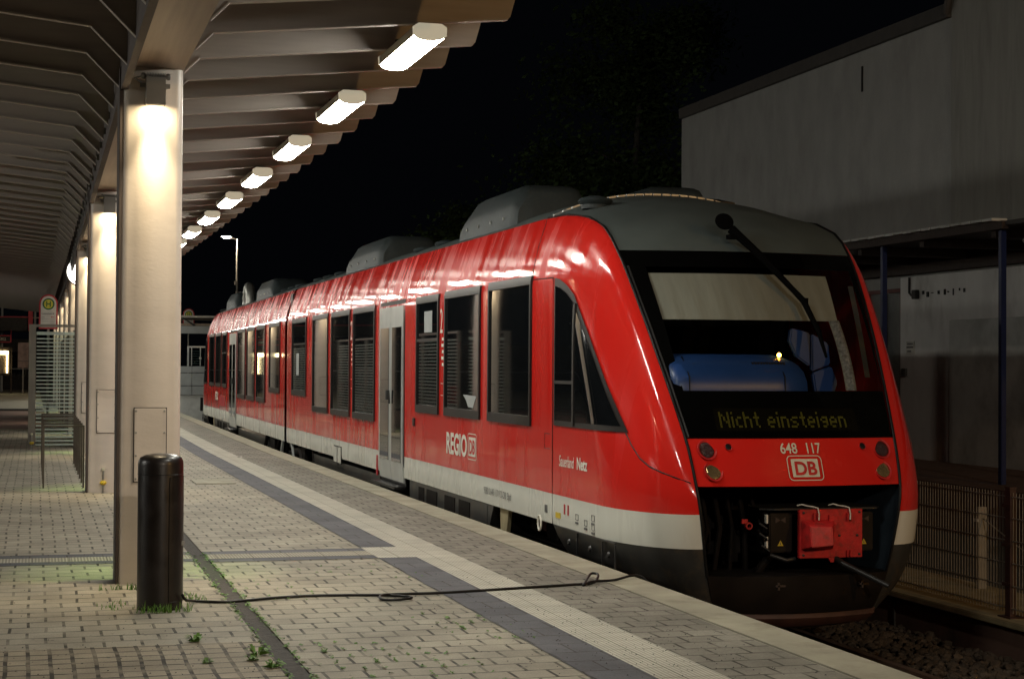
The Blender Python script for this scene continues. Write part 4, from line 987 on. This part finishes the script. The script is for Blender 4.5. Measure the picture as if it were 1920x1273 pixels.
# bollard
bl = thing('bollard', 'thick round black-brown service bollard with a domed top in front of the nearest column', 'bollard', (.822,11.62,0))
MB().lathe((0,0,0), [(.15,0),(.15,.96),(.146,.985),(.135,1.005),(.10,1.022),(.05,1.03),(0,1.032)], 48).build('bollard_body', 'bollard', bl, smooth=50)
mb = MB(); rows = []
for z in (.055, .88): rows.append([(.1525*math.cos(R(a)), .1525*math.sin(R(a)), z) for a in range(-72, 41, 4)])
mb.grid(rows); dd = mb.build('service_door', 'bollard', bl, smooth=60)
pt = lambda a, z: (.153*math.cos(R(a)), .153*math.sin(R(a)), z)
MB().tube([pt(a, .055) for a in range(40, -73, -8)]+[pt(-72, .4), pt(-72, .85)]+[pt(-69, .875)]+[pt(a, .88) for a in range(-64, 41, 8)], .0022, 4).build('door_gap', 'black', dd)
MB().lathe((0,0,.895), [(.151,-.002),(.1535,0),(.151,.002)], 48).build('cap_seam', 'black', bl)
mb = MB(); mb.box(.135,.152,-.07,-.055,.42,.45); mb.build('door_lock', 'steel', dd, smooth=None)
# cable
cpts = [(.96,11.50,.10),(.99,11.55,.06),(1.06,11.78,.02),(1.13,11.80,.012),(1.3,11.74,.012),(1.65,11.88,.012),(1.95,11.92,.012),(2.31,11.86,.012),(2.50,11.74,.014),(2.545,11.64,.016),(2.44,11.56,.016),(2.33,11.60,.014),(2.36,11.76,.022),(2.55,11.85,.014),(2.9,11.88,.012),(3.54,12.01,.014),(3.91,12.09,.014),(4.02,12.09,.02),(4.10,12.22,.04),(4.15,12.38,.05),(4.11,12.42,.045),(4.0,12.2,.02),(3.93,12.04,.014),(4.02,12.10,.03),(4.24,12.25,.016),(4.44,12.38,.03),(4.53,12.36,.0),(4.58,12.25,-.15),(4.62,12.2,-.5)]
def spline(P, n=8):
    P = [Vector(p) for p in P]; Q = [P[0]]+P+[P[-1]]; out = []
    for i in range(1, len(Q)-2):
        for k in range(n):
            t = k/n; a, b_, c_, d_ = Q[i-1], Q[i], Q[i+1], Q[i+2]
            out.append(.5*((2*b_)+(c_-a)*t+(2*a-5*b_+4*c_-d_)*t*t+(3*b_-3*c_+d_-a)*t**3))
    return out+[P[-1]]
o = MB().tube(spline(cpts), .010, 8).build('power_cable', 'black', smooth=60); tag(o, 'thin black cable with two loops running across the platform from the bollard to the train', 'cable')
# cycle stands
b0 = None
for k in range(7):
    if b0 is None:
        b0 = thing('cycle_stand', '', 'cycle stand'); t = b0
    if k == 0:
        M['fence2'] = mat('dark_bronze_steel', (.09,.075,.06), .4, metal=.5, var=.15)
        MB().box(-.265, .265, -.014, .014, .80, .822).build('top_rail', 'fence2', b0, bevel=.004, smooth=None)
        for s in (-1,1): MB().box(s*.265-(.022 if s > 0 else 0), s*.265+(0 if s > 0 else .022), -.012, .012, 0, .80).build('leg', 'fence2', b0, smooth=None)
    else: t = copy_tree(b0)
    t.location = (.385, 23.2+.93*k, 0); tag(t, 'slim square bronze-grey cycle stand, %s of the seven hoops in the row' % ORD[k], 'cycle stand', 'row of cycle stands beside the columns')
# glass wind screens
def screen_perp(loc):
    t = thing('glass_screen', 'glass wind screen with pale etched stripes across the platform, before the bus stop sign', 'screen', loc)
    MB().box(0, .05, -.05, .05, 0, 2.38).build('screen_post', 'alu2', t, bevel=.004, smooth=None); MB().box(.05, .13, -.035, .035, .10, 2.38).build('screen_post', 'alu2', t, bevel=.004, smooth=None)
    MB().box(.13, .86, -.02, .02, 2.33, 2.38).build('top_rail', 'alu2', t, smooth=None)
    MB().box(.14, .86, -.01, .01, 2.18, 2.24).build('pane_rail', 'etched', t, smooth=None)
    MB().box(.14, .86, -.003, .003, .06, 2.24).build('pane', 'screen', t, smooth=None)
    mb = MB(); z = .08; k = 0
    while z < 2.14:
        h = .052-.018*min(1, z/1.9); mb.box(.14, .86, -.0045, -.0035, z, z+h*.62); z += .072
    mb.build('etched_stripe', 'etched', t, smooth=None)
    return t
M['alu2'] = mat('grey_screen_frame', (.20,.185,.16), .45, metal=.3, var=.12)
screen_perp((-.10,33.7,0))
for k, (y0, y1) in enumerate(((34.2,39.2),(42.2,48.6),(51.2,57.8))):
    t = thing('side_screen', 'striped glass side screen standing lengthwise %s' % ['just behind the third column','between the fourth and fifth columns','beyond the fifth column'][k], 'screen', (.86,y0,0), 'lengthwise striped glass screens')
    L = y1-y0; n = 3
    for i in range(n+1): MB().box(-.03, .03, L*i/n-.03, L*i/n+.03, 0, 2.38).build('screen_post', 'alu2', t, smooth=None)
    MB().box(-.02, .02, .03, L-.03, 2.33, 2.375).build('top_rail', 'alu2', t, smooth=None)
    for i in range(n):
        p = MB().box(-.003, .003, L*i/n+.05, L*(i+1)/n-.05, .06, 2.24).build('pane', 'screen', t, smooth=None)
        mb = MB(); z = .08
        while z < 2.2: mb.box(.0035, .0045, L*i/n+.05, L*(i+1)/n-.05, z, z+.030); z += .075
        mb.build('etched_stripe', 'etched2', p, smooth=None)
# clock hanging under the canopy
ck = thing('station_clock', 'round white illuminated station clock hanging behind the third column', 'clock', (.97,38.5,3.65))
M['dial'] = emis('clock_dial', (1,.97,.90), 3.2)
MB().lathe((0,0,0), [(0,-.055),(.30,-.055)], 40, axis=1).build('dial', 'dial', ck, smooth=None)
MB().lathe((0,0,0), [(.30,-.06),(.325,-.06),(.325,.06),(0,.06)], 40, axis=1).build('clock_case', 'alu2', ck, smooth=40)
mb = MB()
for k in range(12):
    a = 2*math.pi*k/12; c_, s_ = math.cos(a), math.sin(a); r0, r1, h = .20, .28, .012
    mb.add([(r0*c_-h*s_,-.058,r0*s_+h*c_),(r0*c_+h*s_,-.058,r0*s_-h*c_),(r1*c_+h*s_,-.058,r1*s_-h*c_),(r1*c_-h*s_,-.058,r1*s_+h*c_)], [(0,1,2,3)])
mb.build('hour_marks', 'black', ck, smooth=None)
mb = MB()
for a, ln, h in ((R(55), .17, .014), (R(-20), .25, .010)):
    c_, s_ = math.cos(a), math.sin(a); mb.add([(-h*s_,-.060,h*c_),(h*s_,-.060,-h*c_),(ln*c_+h*s_,-.060,ln*s_-h*c_),(ln*c_-h*s_,-.060,ln*s_+h*c_)], [(0,1,2,3)])
mb.build('clock_hand', 'black', ck, smooth=None)
MB().tube([(0,0,.32),(0,0,.50)], .02, 8).build('hanger', 'alu2', ck)
# bus stop signs
def busstop(loc, lab, h):
    t = thing('bus_stop_sign', lab, 'sign', loc)
    def outline(w_, z0, z1):
        p = [(-w_, z0), (w_, z0)]
        for k in range(13): a = math.pi*k/12; p.append((w_*math.cos(a), z1-w_+w_*math.sin(a)))
        return p
    MB().prism(outline(.225, h, h+.86), 1, -.02, .02).build('sign_rim', 'redtrim', t, smooth=None)
    MB().prism(outline(.185, h+.04, h+.82), 1, -.024, -.020).build('sign_board', 'signw', t, smooth=None)
    def disc(r, y, m, nm): MB().lathe((0,0,h+.62), [(0,y),(r,y),(r,y+.002)], 28, axis=1).build(nm, m, t, smooth=None)
    disc(.145, -.027, 'green', 'emblem_ring'); disc(.110, -.029, 'yellow2', 'emblem_disc')
    mb = MB()
    for x in (-.055,.030): mb.box(x, x+.025, -.033, -.030, h+.55, h+.69)
    mb.box(-.03,.03,-.033,-.030,h+.61,h+.635); mb.build('emblem_letter', 'green', t, smooth=None)
    text('stop_name', 'Lüdenscheid Bf', .062, lambda x, y: (x-.165, -.027, h+.36+y), 'dgrey', t, .001, .80)
    text('line_lettering', 'Linie', .05, lambda x, y: (x-.165, -.027, h+.28+y), 'dgrey', t, 0, .8); text('line_lettering', 'MVG', .05, lambda x, y: (x+.06, -.027, h+.28+y), 'redtrim', t, .001, .8)
    mb = MB()
    for k in range(3): mb.box(-.165,.165,-.028,-.025,h+.24-.06*k,h+.244-.06*k)
    mb.build('ruled_line', 'dgrey', t, smooth=None)
    MB().tube([(0,0,0),(0,0,h)], .03, 10).build('sign_pole', 'alu2', t)
    return t
M['yellow2'] = mat('emblem_yellow', (.60,.55,.05), .5)
M['green'] = mat('emblem_green', (.01,.12,.03), .5)
busstop((.33,44.0,0), 'arched white bus stop sign with red rim behind the glass screen', 2.50)
busstop((6.0,70.0,-.1), 'small arched bus stop sign above the shelter roof beyond the track end', 3.15)
# ------------------------------------------------------------------ grey building on the far side
bd = thing('warehouse', 'plain grey rendered building with a dark roof edge behind the train', 'building', (15,20,-.6)); o_ = (15,20,-.6)
def wall_with_hole(y0, y1, z0, z1, hy0, hy1, hz1, name, m, x0=15.0, x1=15.3):
    mb = MB()
    mb.box(x0, x1, y0, hy0, z0, z1); mb.box(x0, x1, hy1, y1, z0, z1); mb.box(x0, x1, hy0, hy1, hz1, z1)
    return mb.build(name, m, bd, off=o_, smooth=None)
wf = wall_with_hole(25.9, 38.2, -.6, 7.62, 27.63, 29.0, 3.08, 'wall', 'render')
mb = MB(); mb.box(15.0, 40, 38.2, 38.5, -.6, 7.62); mb.build('end_wall', 'render', bd, off=o_, smooth=None)
MB().box(14.97, 14.995, 25.905, 27.62, .05, 3.26).build('lit_lower_wall', 'rlow', bd, off=o_, smooth=None)  # slabs whose pale colour carries the light under the canopy
MB().box(14.97, 14.995, 29.01, 33, .05, 3.26).build('lit_lower_wall', 'rlow', bd, off=o_, smooth=None)
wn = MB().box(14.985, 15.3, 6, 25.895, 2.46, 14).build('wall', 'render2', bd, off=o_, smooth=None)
MB().box(14.955, 14.984, 6, 25.895, 2.46, 3.26).build('lit_lower_wall', 'rlow', bd, off=o_, smooth=None)
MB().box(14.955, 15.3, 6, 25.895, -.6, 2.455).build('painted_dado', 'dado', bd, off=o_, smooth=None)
MB().box(15.3, 40, 6, 38.2, 7.3, 7.6).build('roof', 'coping', bd, off=o_, smooth=None)
MB().box(14.90, 15.35, 25.9, 38.45, 7.62, 7.86).build('roof_edge', 'coping', bd, off=o_, smooth=None)
MB().tube([(14.88,25.80,14),(14.88,25.80,7.9),(14.92,25.95,7.7)], .07, 8).build('downpipe', 'coping', bd, off=o_)
M['dark2'] = mat('door_grey', (.10,.105,.10), .5, var=.2)
dr = MB().box(15.06, 15.10, 27.66, 29.0, -.4, 3.05).build('door', 'dark2', bd, off=o_, smooth=None)
mb = MB(); mb.box(15.0, 15.06, 27.63, 27.69, -.6, 3.08); mb.box(15.0, 15.06, 28.94, 29.0, -.6, 3.08); mb.box(15.0, 15.06, 27.69, 28.94, 3.01, 3.08); mb.box(15.03, 15.06, 28.28, 28.33, -.4, 3.0)

M['redtrim2'] = mat('dark_red_door_frame', (.13,.025,.02), .6); mb.build('door_frame', 'redtrim2', dr, off=o_, smooth=None)
cnp = MB().box(12.75, 14.94, 10, 33, 3.60, 3.66).build('canopy_roof', 'coping', bd, off=o_, smooth=None)
mb = MB(); mb.box(12.70, 12.80, 20.6, 33, 3.55, 3.66); mb.build('fascia', 'wood', cnp, off=o_, smooth=None)
mb = MB()
for k in range(44):
    y = 20.7+.28*k; mb.box(12.60, 12.84, y, y+.25, 3.662+.008*(k % 2), 3.70)
mb.build('edge_tiles', 'dado', cnp, off=o_, smooth=None)
mb = MB()
for k in range(12): mb.box(12.85, 14.95, 11+2*k, 11.12+2*k, 3.46, 3.595)
mb.box(14.80, 14.94, 10, 33, 3.30, 3.595); mb.build('canopy_joist', 'wood', cnp, off=o_, smooth=None)
for y in (24.21, 20.80, 17.4): MB().box(12.79, 12.87, y-.04, y+.04, -.6, 3.54).build('canopy_post', 'bluep', cnp, off=o_, bevel=.005, smooth=None)
MB().tube([(13.2,20.85,3.42),(14.6,21.3,3.30)], .03, 6).build('tie_bar', 'alu2', cnp, off=o_)
MB().tube([(14.945,27.26,3.25),(14.945,27.26,2.98),(14.945,27.18,2.93),(14.945,27.02,2.93)], .022, 6).build('wall_pipe', 'coping', bd, off=o_)
MB().box(14.88, 14.968, 26.93, 27.07, 2.86, 3.02).build('wall_box', 'coping', bd, off=o_, bevel=.01, smooth=None)
MB().box(14.92, 14.968, 27.36, 27.50, 1.50, 1.64).build('door_bell', 'coping', bd, off=o_, smooth=None)
MB().box(14.985, 14.998, 29.13, 29.19, 6.85, 7.33).build('wall_slot', 'black', bd, off=o_, smooth=None)
sp = MB().box(14.955, 14.969, 27.10, 27.38, 1.89, 2.12).build('notice_plate', 'signw', bd, off=o_, smooth=None)
mb = MB()
for z, a, c_ in ((2.06,27.14,27.33),(2.0,27.13,27.35),(1.93,27.2,27.34)):
    y = a
    rr_ = random.Random(int(z*100))
    while y < c_: d_ = rr_.uniform(.015,.045); mb.box(14.951, 14.955, y, y+d_, z, z+.028); y += d_+.010
mb.build('notice_writing', 'dgrey', sp, off=o_, smooth=None)
mb = MB(); rr_ = random.Random(5)
for k in range(9): y = 26.75-.17*k+rr_.uniform(-.04,.04); mb.box(14.945, 14.969, y, y+.03+.03*rr_.random(), 2.90+rr_.uniform(-.02,.05), 2.95+rr_.uniform(0,.05))
mb.build('wall_plug_hole', 'black', bd, off=o_, smooth=None)
MB().box(12.2, 14.98, 18, 33, -.62, .05).build('loading_step', 'conc', bd, off=o_, smooth=None)
# ------------------------------------------------------------------ trees behind
def tree(name, label, x, y, h, rw, z0, seed, trunk='bark', n=9000, sparse=.5):
    t = thing(name, label, 'tree', (x, y, z0)); rnd = random.Random(seed)
    tr = MB(); pts = [Vector((.2*math.sin(i*.8), .15*math.cos(i*1.1), h*.92*i/9)) for i in range(10)]
    tr.tube(pts, [.22*(1-i/10.5)+.02 for i in range(10)], 8)
    tips = []
    for k in range(34):
        i = rnd.uniform(2.2, 9); a = rnd.uniform(0, 6.28); base = pts[int(i)].lerp(pts[min(9, int(i)+1)], i-int(i))
        L_b = rw*(1.05-.55*abs(i/9-.42)*1.9)*rnd.uniform(.6,1.1); up = rnd.uniform(.2,.7)
        p1 = base+Vector((math.cos(a)*L_b*.5, math.sin(a)*L_b*.5, L_b*up*.6)); p2 = base+Vector((math.cos(a)*L_b, math.sin(a)*L_b, L_b*up*.55))
        tr.tube([base, p1, p2], [.05,.03,.01], 5, caps=False)
        for q in range(5): tips.append((base.lerp(p1, .5) if q == 0 else p1.lerp(p2, q/4), L_b*.28))
    tr.build('trunk', trunk, t, smooth=50)
    V = []; F_ = []
    for k in range(n):
        c, r = tips[rnd.randrange(len(tips))]
        d = Vector((rnd.gauss(0,1), rnd.gauss(0,1), rnd.gauss(0,.8)))*r*.85; d.z -= abs(rnd.gauss(0,.35))*r*1.6
        p = c+d; s = rnd.uniform(.07,.15); a = Vector((rnd.gauss(0,1),rnd.gauss(0,1),rnd.gauss(0,1))).normalized(); b_ = a.orthogonal().normalized()
        o = len(V); V += [p-a*s, p+b_*s*.6, p+a*s, p-b_*s*.6]; F_.append((o,o+1,o+2,o+3))
    me = bpy.data.meshes.new('crown'); me.from_pydata([tuple(v) for v in V], [], F_); me.update(); me.materials.append(M['leaf'])
    o = bpy.data.objects.new('crown', me); C.objects.link(o); o.parent = t
    return t
tree('birch_tree', 'tall dim birch with a pale trunk, faint in the dark left of the grey building', 20.0, 55, 15.5, 4.2, -.6, 4, n=42000)
tree('broadleaf_tree', 'lower bushy tree almost lost in the dark behind the roof hoods', 17.0, 64, 9.5, 3.4, -.6, 9, n=26000)
tree('broadleaf_tree', 'dark leafy tree above the far roof corner of the grey building', 28.0, 62, 13.5, 4.5, -.6, 21, n=26000)
# ------------------------------------------------------------------ shelter and wall beyond the end of the track
sh = thing('end_wall_panelling', 'grey panelled wall on a concrete base across the end of the track', 'wall', (6,64,-1)); o_ = (6,64,-1)
MB().box(4.2, 14, 64.0, 64.3, -1.0, .50).build('concrete_base', 'dado', sh, off=o_, smooth=None)
for i in range(6):
    x0 = 4.25+1.38*i
    for z0, z1 in ((.52,.85),(.87,1.33),(1.35,1.58)): MB().box(x0, x0+1.365, 63.93, 63.99, z0, z1).build('wall_panel', 'panel', sh, off=o_, bevel=.008, smooth=None)
gs = thing('glass_barrier', 'framed glass barrier standing on the panelled wall beyond the track end', 'barrier', (5.5,64.1,1.6)); o_ = (5.5,64.1,1.6)
mb = MB(); mb.box(5.46,5.52,64.08,64.14,1.6,2.33); mb.box(5.52,7.6,64.08,64.14,2.27,2.33); mb.box(5.60,5.63,64.08,64.14,1.6,2.27); mb.box(5.92,5.95,64.08,64.14,1.6,2.27); mb.box(6.4,6.43,64.08,64.14,1.6,2.27); mb.build('frame', 'alu', gs, off=o_, smooth=None)
MB().box(5.52,7.6,64.10,64.11,1.6,2.27).build('pane', 'screen', gs, off=o_, smooth=None)
MB().lathe((5.93,64.07,1.88), [(0,-.01),(.05,-.005),(.05,.0)], 12, axis=1).build('round_knob', 'signw', gs, off=o_)
mb = MB()
for k in range(6): mb.box(5.56,5.90,64.115,64.12,1.68+.09*k,1.69+.09*k)
mb.build('etched_stripe', 'etched', gs, off=o_, smooth=None)
sl_ = thing('bus_shelter', 'flat-roofed shelter with a grey beam beyond the end of the track', 'shelter', (6,66,0)); o_ = (6,66,0)
MB().box(4.0, 9, 65.5, 69, 3.42, 3.50).build('roof', 'signw', sl_, off=o_, smooth=None)
MB().box(4.0, 9, 65.4, 65.5, 2.82, 3.10).build('beam', 'panel', sl_, off=o_, smooth=None)
MB().box(4.4, 8.6, 65.6, 68.8, 3.12, 3.2).build('ceiling', 'beam', sl_, off=o_, smooth=None)
for x in (5.35, 6.5): MB().prism([(x,3.42),(x+.08,3.42),(x+.55,3.12),(x+.45,3.10)], 1, 65.42, 65.5).build('bracket', 'dark', sl_, off=o_, smooth=None)
for x in (4.3, 8.7): MB().box(x-.06, x+.06, 67, 67.12, 0, 3.12).build('post', 'alu2', sl_, off=o_, smooth=None)
bs = thing('buffer_signal', 'black box on a short post at the far end of the track', 'signal', (5.9,61.5,-.9)); 
MB().box(-.19,.19,-.1,.1,.90,1.38).build('signal_box', 'black', bs, bevel=.01, smooth=None)
MB().box(-.06,.06,-.05,.05,0,.9).build('signal_post', 'black', bs, smooth=None)
MB().box(.04,.12,-.04,.0,.0,.88).build('pale_post', 'panel', bs, smooth=None)
MB().box(-.08,.0,-.105,-.1,1.16,1.18).build('signal_mark', 'signw', bs, smooth=None)
# ------------------------------------------------------------------ bus station on the left, far away
bb = thing('bus_station_roof', 'dark flat bus station roof with a thin red line in the far left', 'shelter', (-3,100,0)); o_ = (-3,100,0)
MB().box(-14, -.30, 100, 104, 3.50, 4.25).build('fascia', 'dark', bb, off=o_, smooth=None)
MB().box(-14, -.32, 99.95, 100, 4.25, 4.31).build('red_line', 'redtrim', bb, off=o_, smooth=None)
MB().box(-.30, .35, 99.98, 100.03, 4.22, 4.27).build('edge_trim', 'beam', bb, off=o_, smooth=None)
MB().box(-.34,-.10,99.9,100.1,3.5,4.65).build('red_post', 'redtrim', bb, off=o_, smooth=None)
for x in (-8, -4, .1): MB().box(x-.08, x+.08, 103, 103.2, 0, 3.5).build('roof_post', 'dark', bb, off=o_, smooth=None)
wl = thing('station_building', 'dark low building filling the view behind the bus station', 'building', (-10,112,0)); o_ = (-10,112,0)
MB().box(-30, 2.5, 112, 120, 0, 3.2).build('facade', 'dark', wl, off=o_, smooth=None)
MB().box(-30, 2.5, 111.9, 112, 1.3, 1.36).build('facade_band', 'panel', wl, off=o_, smooth=None)
for i in range(5): MB().box(-9.5+1.9*i, -8.1+1.9*i, 111.93, 112, .9, 2.4).build('window', 'glass', wl, off=o_, smooth=None)
ns = thing('place_name_sign', 'dark red framed name sign hanging under the bus station roof at the left edge', 'sign', (-2.2,99,3.03)); 
MB().box(-.9,.97,-.03,.03,-.21,.20).build('sign_frame', 'redtrim', ns, smooth=None); MB().box(-.84,.90,-.035,-.03,-.15,.14).build('sign_board', 'dark', ns, smooth=None)
text('sign_lettering', 's-Platz', .30, lambda x, y: (.02+x, -.04, -.09+y), 'cream', ns, .002, .85)
MB().tube([(.94,0,.2),(.94,0,.5)], .02, 6).build('hanger', 'redtrim', ns)
kb = thing('lit_showcase', 'brightly lit showcase with a glowing tube along its top at the left edge', 'showcase', (-2.1,98,0))
MB().box(-.75,.80,.0,.5,1.0,2.55).build('case_frame', 'wood', kb, smooth=None)
M['tube'] = emis('showcase_tube', (1,.85,.45), 9)
MB().box(-.70,.72,-.06,-.005,2.16,2.34).build('light_tube', 'tube', kb, bevel=.02, smooth=None); MB().box(.64,.70,-.06,-.005,1.15,2.16).build('side_tube', 'tube', kb, smooth=None)
MB().box(-.70,.62,-.02,-.002,1.1,2.14).build('display_back', 'beam', kb, smooth=None)
for x in (-.7,.85): MB().box(x,x+.08,0,.1,0,2.55).build('case_post', 'wood', kb, smooth=None)
po = thing('poster_panel', 'pale poster panel on the dark facade beside the glass screen post', 'poster', (-.58,97,0))
M['posterm'] = mat('poster_paper', (.30,.22,.20), .7, var=.35, scale=3)
MB().box(-.28,.28,0,.06,1.42,2.80).build('poster_board', 'posterm', po, smooth=None)
MB().box(-.28,.28,-.005,0,1.78,1.81).build('poster_line', 'dgrey', po, smooth=None); MB().box(-.04,.04,.02,.06,0,1.42).build('poster_leg', 'alu2', po, smooth=None)
for x, y, lab in ((-1.83,104,'pale slim flagpole at the left edge above the bus station roof'), (.02,106,'pale slim flagpole beside the bus stop sign')):
    fp_ = thing('flagpole', lab, 'pole', (x,y,0), 'pale poles above the bus station roof'); MB().tube([(0,0,0),(0,0,8)], [.08,.06], 10).build('pole', 'panel', fp_)
# street lamps
def street_lamp(x, y, h, arm, W, col, lab, head_e=60, z0=0):
    t = thing('street_lamp', lab, 'street lamp', (x, y, z0), 'street lamps')
    MB().tube([(0,0,0),(0,0,h*.62),(0,0,h)], [.09,.075,.05], 12).build('lamp_pole', 'steel', t)
    MB().box(-.13,.02,-.08,.08,h*.71,h*.735).build('clamp', 'steel', t, bevel=.01, smooth=None)
    if arm: MB().tube([(0,0,h-.02),(arm,0,h+.10)], .035, 8).build('lamp_arm', 'black', t)
    m = emis('street_lamp_glow_%d' % int(abs(x*7+y)), col, head_e)
    MB().lathe((arm,0,h+.12), [(0,.06),(.20,.05),(.30,.0),(.29,-.02),(0,-.02)], 20).build('lamp_head', 'steel', t)
    MB().lathe((arm,0,h+.095), [(0,-.07),(.15,-.05),(.24,-.0),(0,0)], 20).build('lamp_glass', m, t)
    la = bpy.data.lights.new('lamp_light', 'POINT'); la.energy = W; la.color = col; la.shadow_soft_size = .15
    o = bpy.data.objects.new('lamp_light', la); C.objects.link(o); o.parent = t; o.location = (arm,0,h-.02)
    return t
street_lamp(9.75, 86, 7.95, -.55, 600, (1,.78,.55), 'tall street lamp with a starry warm glow above the far end of the train', 220)
street_lamp(14.5, -3.0, 6.8, -1.2, 1000, (1,.55,.18), 'unseen warm sodium street lamp added in the yard on the right, before the train', z0=-.6)  # out-of-frame lamp added for the warm light on fence and nose
street_lamp(5.5, -16.0, 9.5, -.8, 3200, (1,.86,.70), 'tall street lamp added unseen far behind the viewer on the platform axis')  # added behind the camera to light train front, columns and building wall
street_lamp(-12.0, 14.0, 4.7, 0, 1100, (1,.97,.88), 'low added street lamp by the bus road, off to the left of the platform', 40)  # unseen lamp added to brighten the left fins and paving
street_lamp(-13.0, 47.0, 4.9, 0, 900, (1,.97,.88), 'low added street lamp farther along the bus road on the left', 40, z0=-.1)  # second added lamp, carries the left-hand light farther along
# ------------------------------------------------------------------ weeds and litter
def weed(x, y, s, lab, seed, n=26):
    t = thing('weed', lab, 'weed', (x, y, 0), 'weeds in the paving joints'); rnd = random.Random(seed); V = []; F_ = []
    for k in range(n):
        a = rnd.uniform(0, 6.28); L = s*rnd.uniform(.35,1); up = rnd.uniform(.25,1.0); w_ = s*.14
        d = Vector((math.cos(a), math.sin(a), 0)); q = Vector((-math.sin(a), math.cos(a), 0)); o = len(V)
        p0 = d*L*.15; p1 = d*L*.6+Vector((0,0,L*up*.7)); p2 = d*L+Vector((0,0,L*up*.55))
        V += [p0, p1+q*w_, p2, p1-q*w_]; F_.append((o,o+1,o+2,o+3))
    me = bpy.data.meshes.new('weed_leaves'); me.from_pydata([tuple(v) for v in V], [], F_); me.update(); me.materials.append(M['weed'])
    o = bpy.data.objects.new('weed_leaves', me); C.objects.link(o); o.parent = t
    return t
weed(.93,10.17,.075,'bushy green weed in the setts between the bollard and the dark channel',1,46)
weed(1.22,9.62,.085,'flat spreading green weed right against the dark channel',2,30)
weed(1.17,9.45,.06,'small green weed below the spreading one beside the channel',3,24)
weed(1.25,9.20,.07,'ragged green weed nearest the channel at the bottom of the picture',4,30)
weed(.92,9.42,.05,'tiny green weed in the setts at the bottom of the picture',5,22)
weed(1.60,9.62,.04,'tiny green weed just right of the dark channel',6,18)
def tuft(lab, x, y, n, s, seed, spread, tall=0):
    rnd = random.Random(seed); V = []; F_ = []
    for k in range(n):
        px_ = rnd.gauss(0, spread[0]); py_ = rnd.gauss(0, spread[1]); a = rnd.uniform(0, 6.28); L = s*rnd.uniform(.4,1)*(tall if tall and k < 3 else 1); lean = rnd.uniform(.1,.8)
        d = Vector((math.cos(a)*lean, math.sin(a)*lean, 1)).normalized(); q = Vector((-math.sin(a), math.cos(a), 0))*.0035; p = Vector((px_, py_, 0)); o = len(V)
        m1 = p+d*L*.55; m2 = p+d*L+Vector((d.x, d.y, -.4))*L*.25
        V += [p-q, p+q, m1+q*.8, m1-q*.8, m2]; F_ += [(o,o+1,o+2,o+3),(o+3,o+2,o+4)]
    me = bpy.data.meshes.new('grass_tuft'); me.from_pydata([tuple(v) for v in V], [], F_); me.update(); me.materials.append(M['weed'])
    o = bpy.data.objects.new('grass_tuft', me); C.objects.link(o); o.location = (x, y, 0); return tag(o, lab, 'grass tuft')
tuft('grass tuft with long blades growing against the front of the bollard', .83, 11.42, 90, .085, 1, (.085,.025), 2.6)
tuft('low grass growing at the foot of the nearest column, left of the bollard', .52, 11.75, 45, .04, 2, (.06,.10))
tuft('thin grass on the right of the bollard beside the cable', 1.06, 12.0, 60, .06, 3, (.05,.12))
tuft('pale grass at the base of the nearest column', .66, 12.62, 60, .07, 4, (.10,.02))
def moss():
    rnd = random.Random(8); V = []; F_ = []
    for k in range(800):
        if rnd.random() < .45: x = rnd.choice((1.30,1.42))+rnd.gauss(0,.012); y = rnd.uniform(8.3,15)
        else:
            x = round(rnd.uniform(1.5,2.9)/.1075)*.1075; y = round(rnd.triangular(8.5,14.5,9)/.215)*.215+rnd.uniform(-.06,.06)
            if math.sin(x*3.1+y*2.3)+math.sin(y*1.7-x) < .4: continue
        z = .001
        for q in range(3):
            a = rnd.uniform(0,6.28); s = rnd.uniform(.006,.016); o = len(V); cx, cy_ = x+rnd.gauss(0,.006), y+rnd.gauss(0,.012)
            V += [(cx+s*math.cos(a+j*2.09), cy_+s*math.sin(a+j*2.09), z+(.012*rnd.random())) for j in range(3)]; F_.append((o,o+1,o+2))
    me = bpy.data.meshes.new('joint_moss'); me.from_pydata(V, [], F_); me.update(); me.materials.append(M['weed'])
    o = bpy.data.objects.new('joint_moss', me); C.objects.link(o); tag(o, 'green moss and seedlings in the paving joints beside the dark channel', 'moss', kind='stuff')
moss()
def grit():
    rnd = random.Random(18); V = []; F_ = []
    for k in range(800):
        x = rnd.gauss(3.4,.45) if rnd.random() < .7 else rnd.uniform(-.5,1.25); y = rnd.triangular(7.8,14,8.6); s = rnd.uniform(.0015,.0055); o = len(V)
        if x > 4.1: continue
        V += [(x-s,y-s,.006),(x+s,y-s*.6,.006),(x+s*.7,y+s,.006),(x-s,y+s*.8,.006),(x,y,.006+s)]; F_ += [(o,o+1,o+4),(o+1,o+2,o+4),(o+2,o+3,o+4),(o+3,o,o+4)]
    me = bpy.data.meshes.new('grit'); me.from_pydata(V, [], F_); me.update(); me.materials.append(M['lock'])
    o = bpy.data.objects.new('grit', me); C.objects.link(o); tag(o, 'dark grit scattered over the near paving', 'grit', kind='stuff')
grit()
pb_ = MB().add([(0,0,.006),(.09,.02,.02),(.10,-.05,.006),(.02,-.07,.018)], [(0,1,2,3)]).build('paper_scrap', 'signw'); pb_.location = (3.45, 30.3, 0); tag(pb_, 'white paper scrap lying on the far platform paving', 'litter')
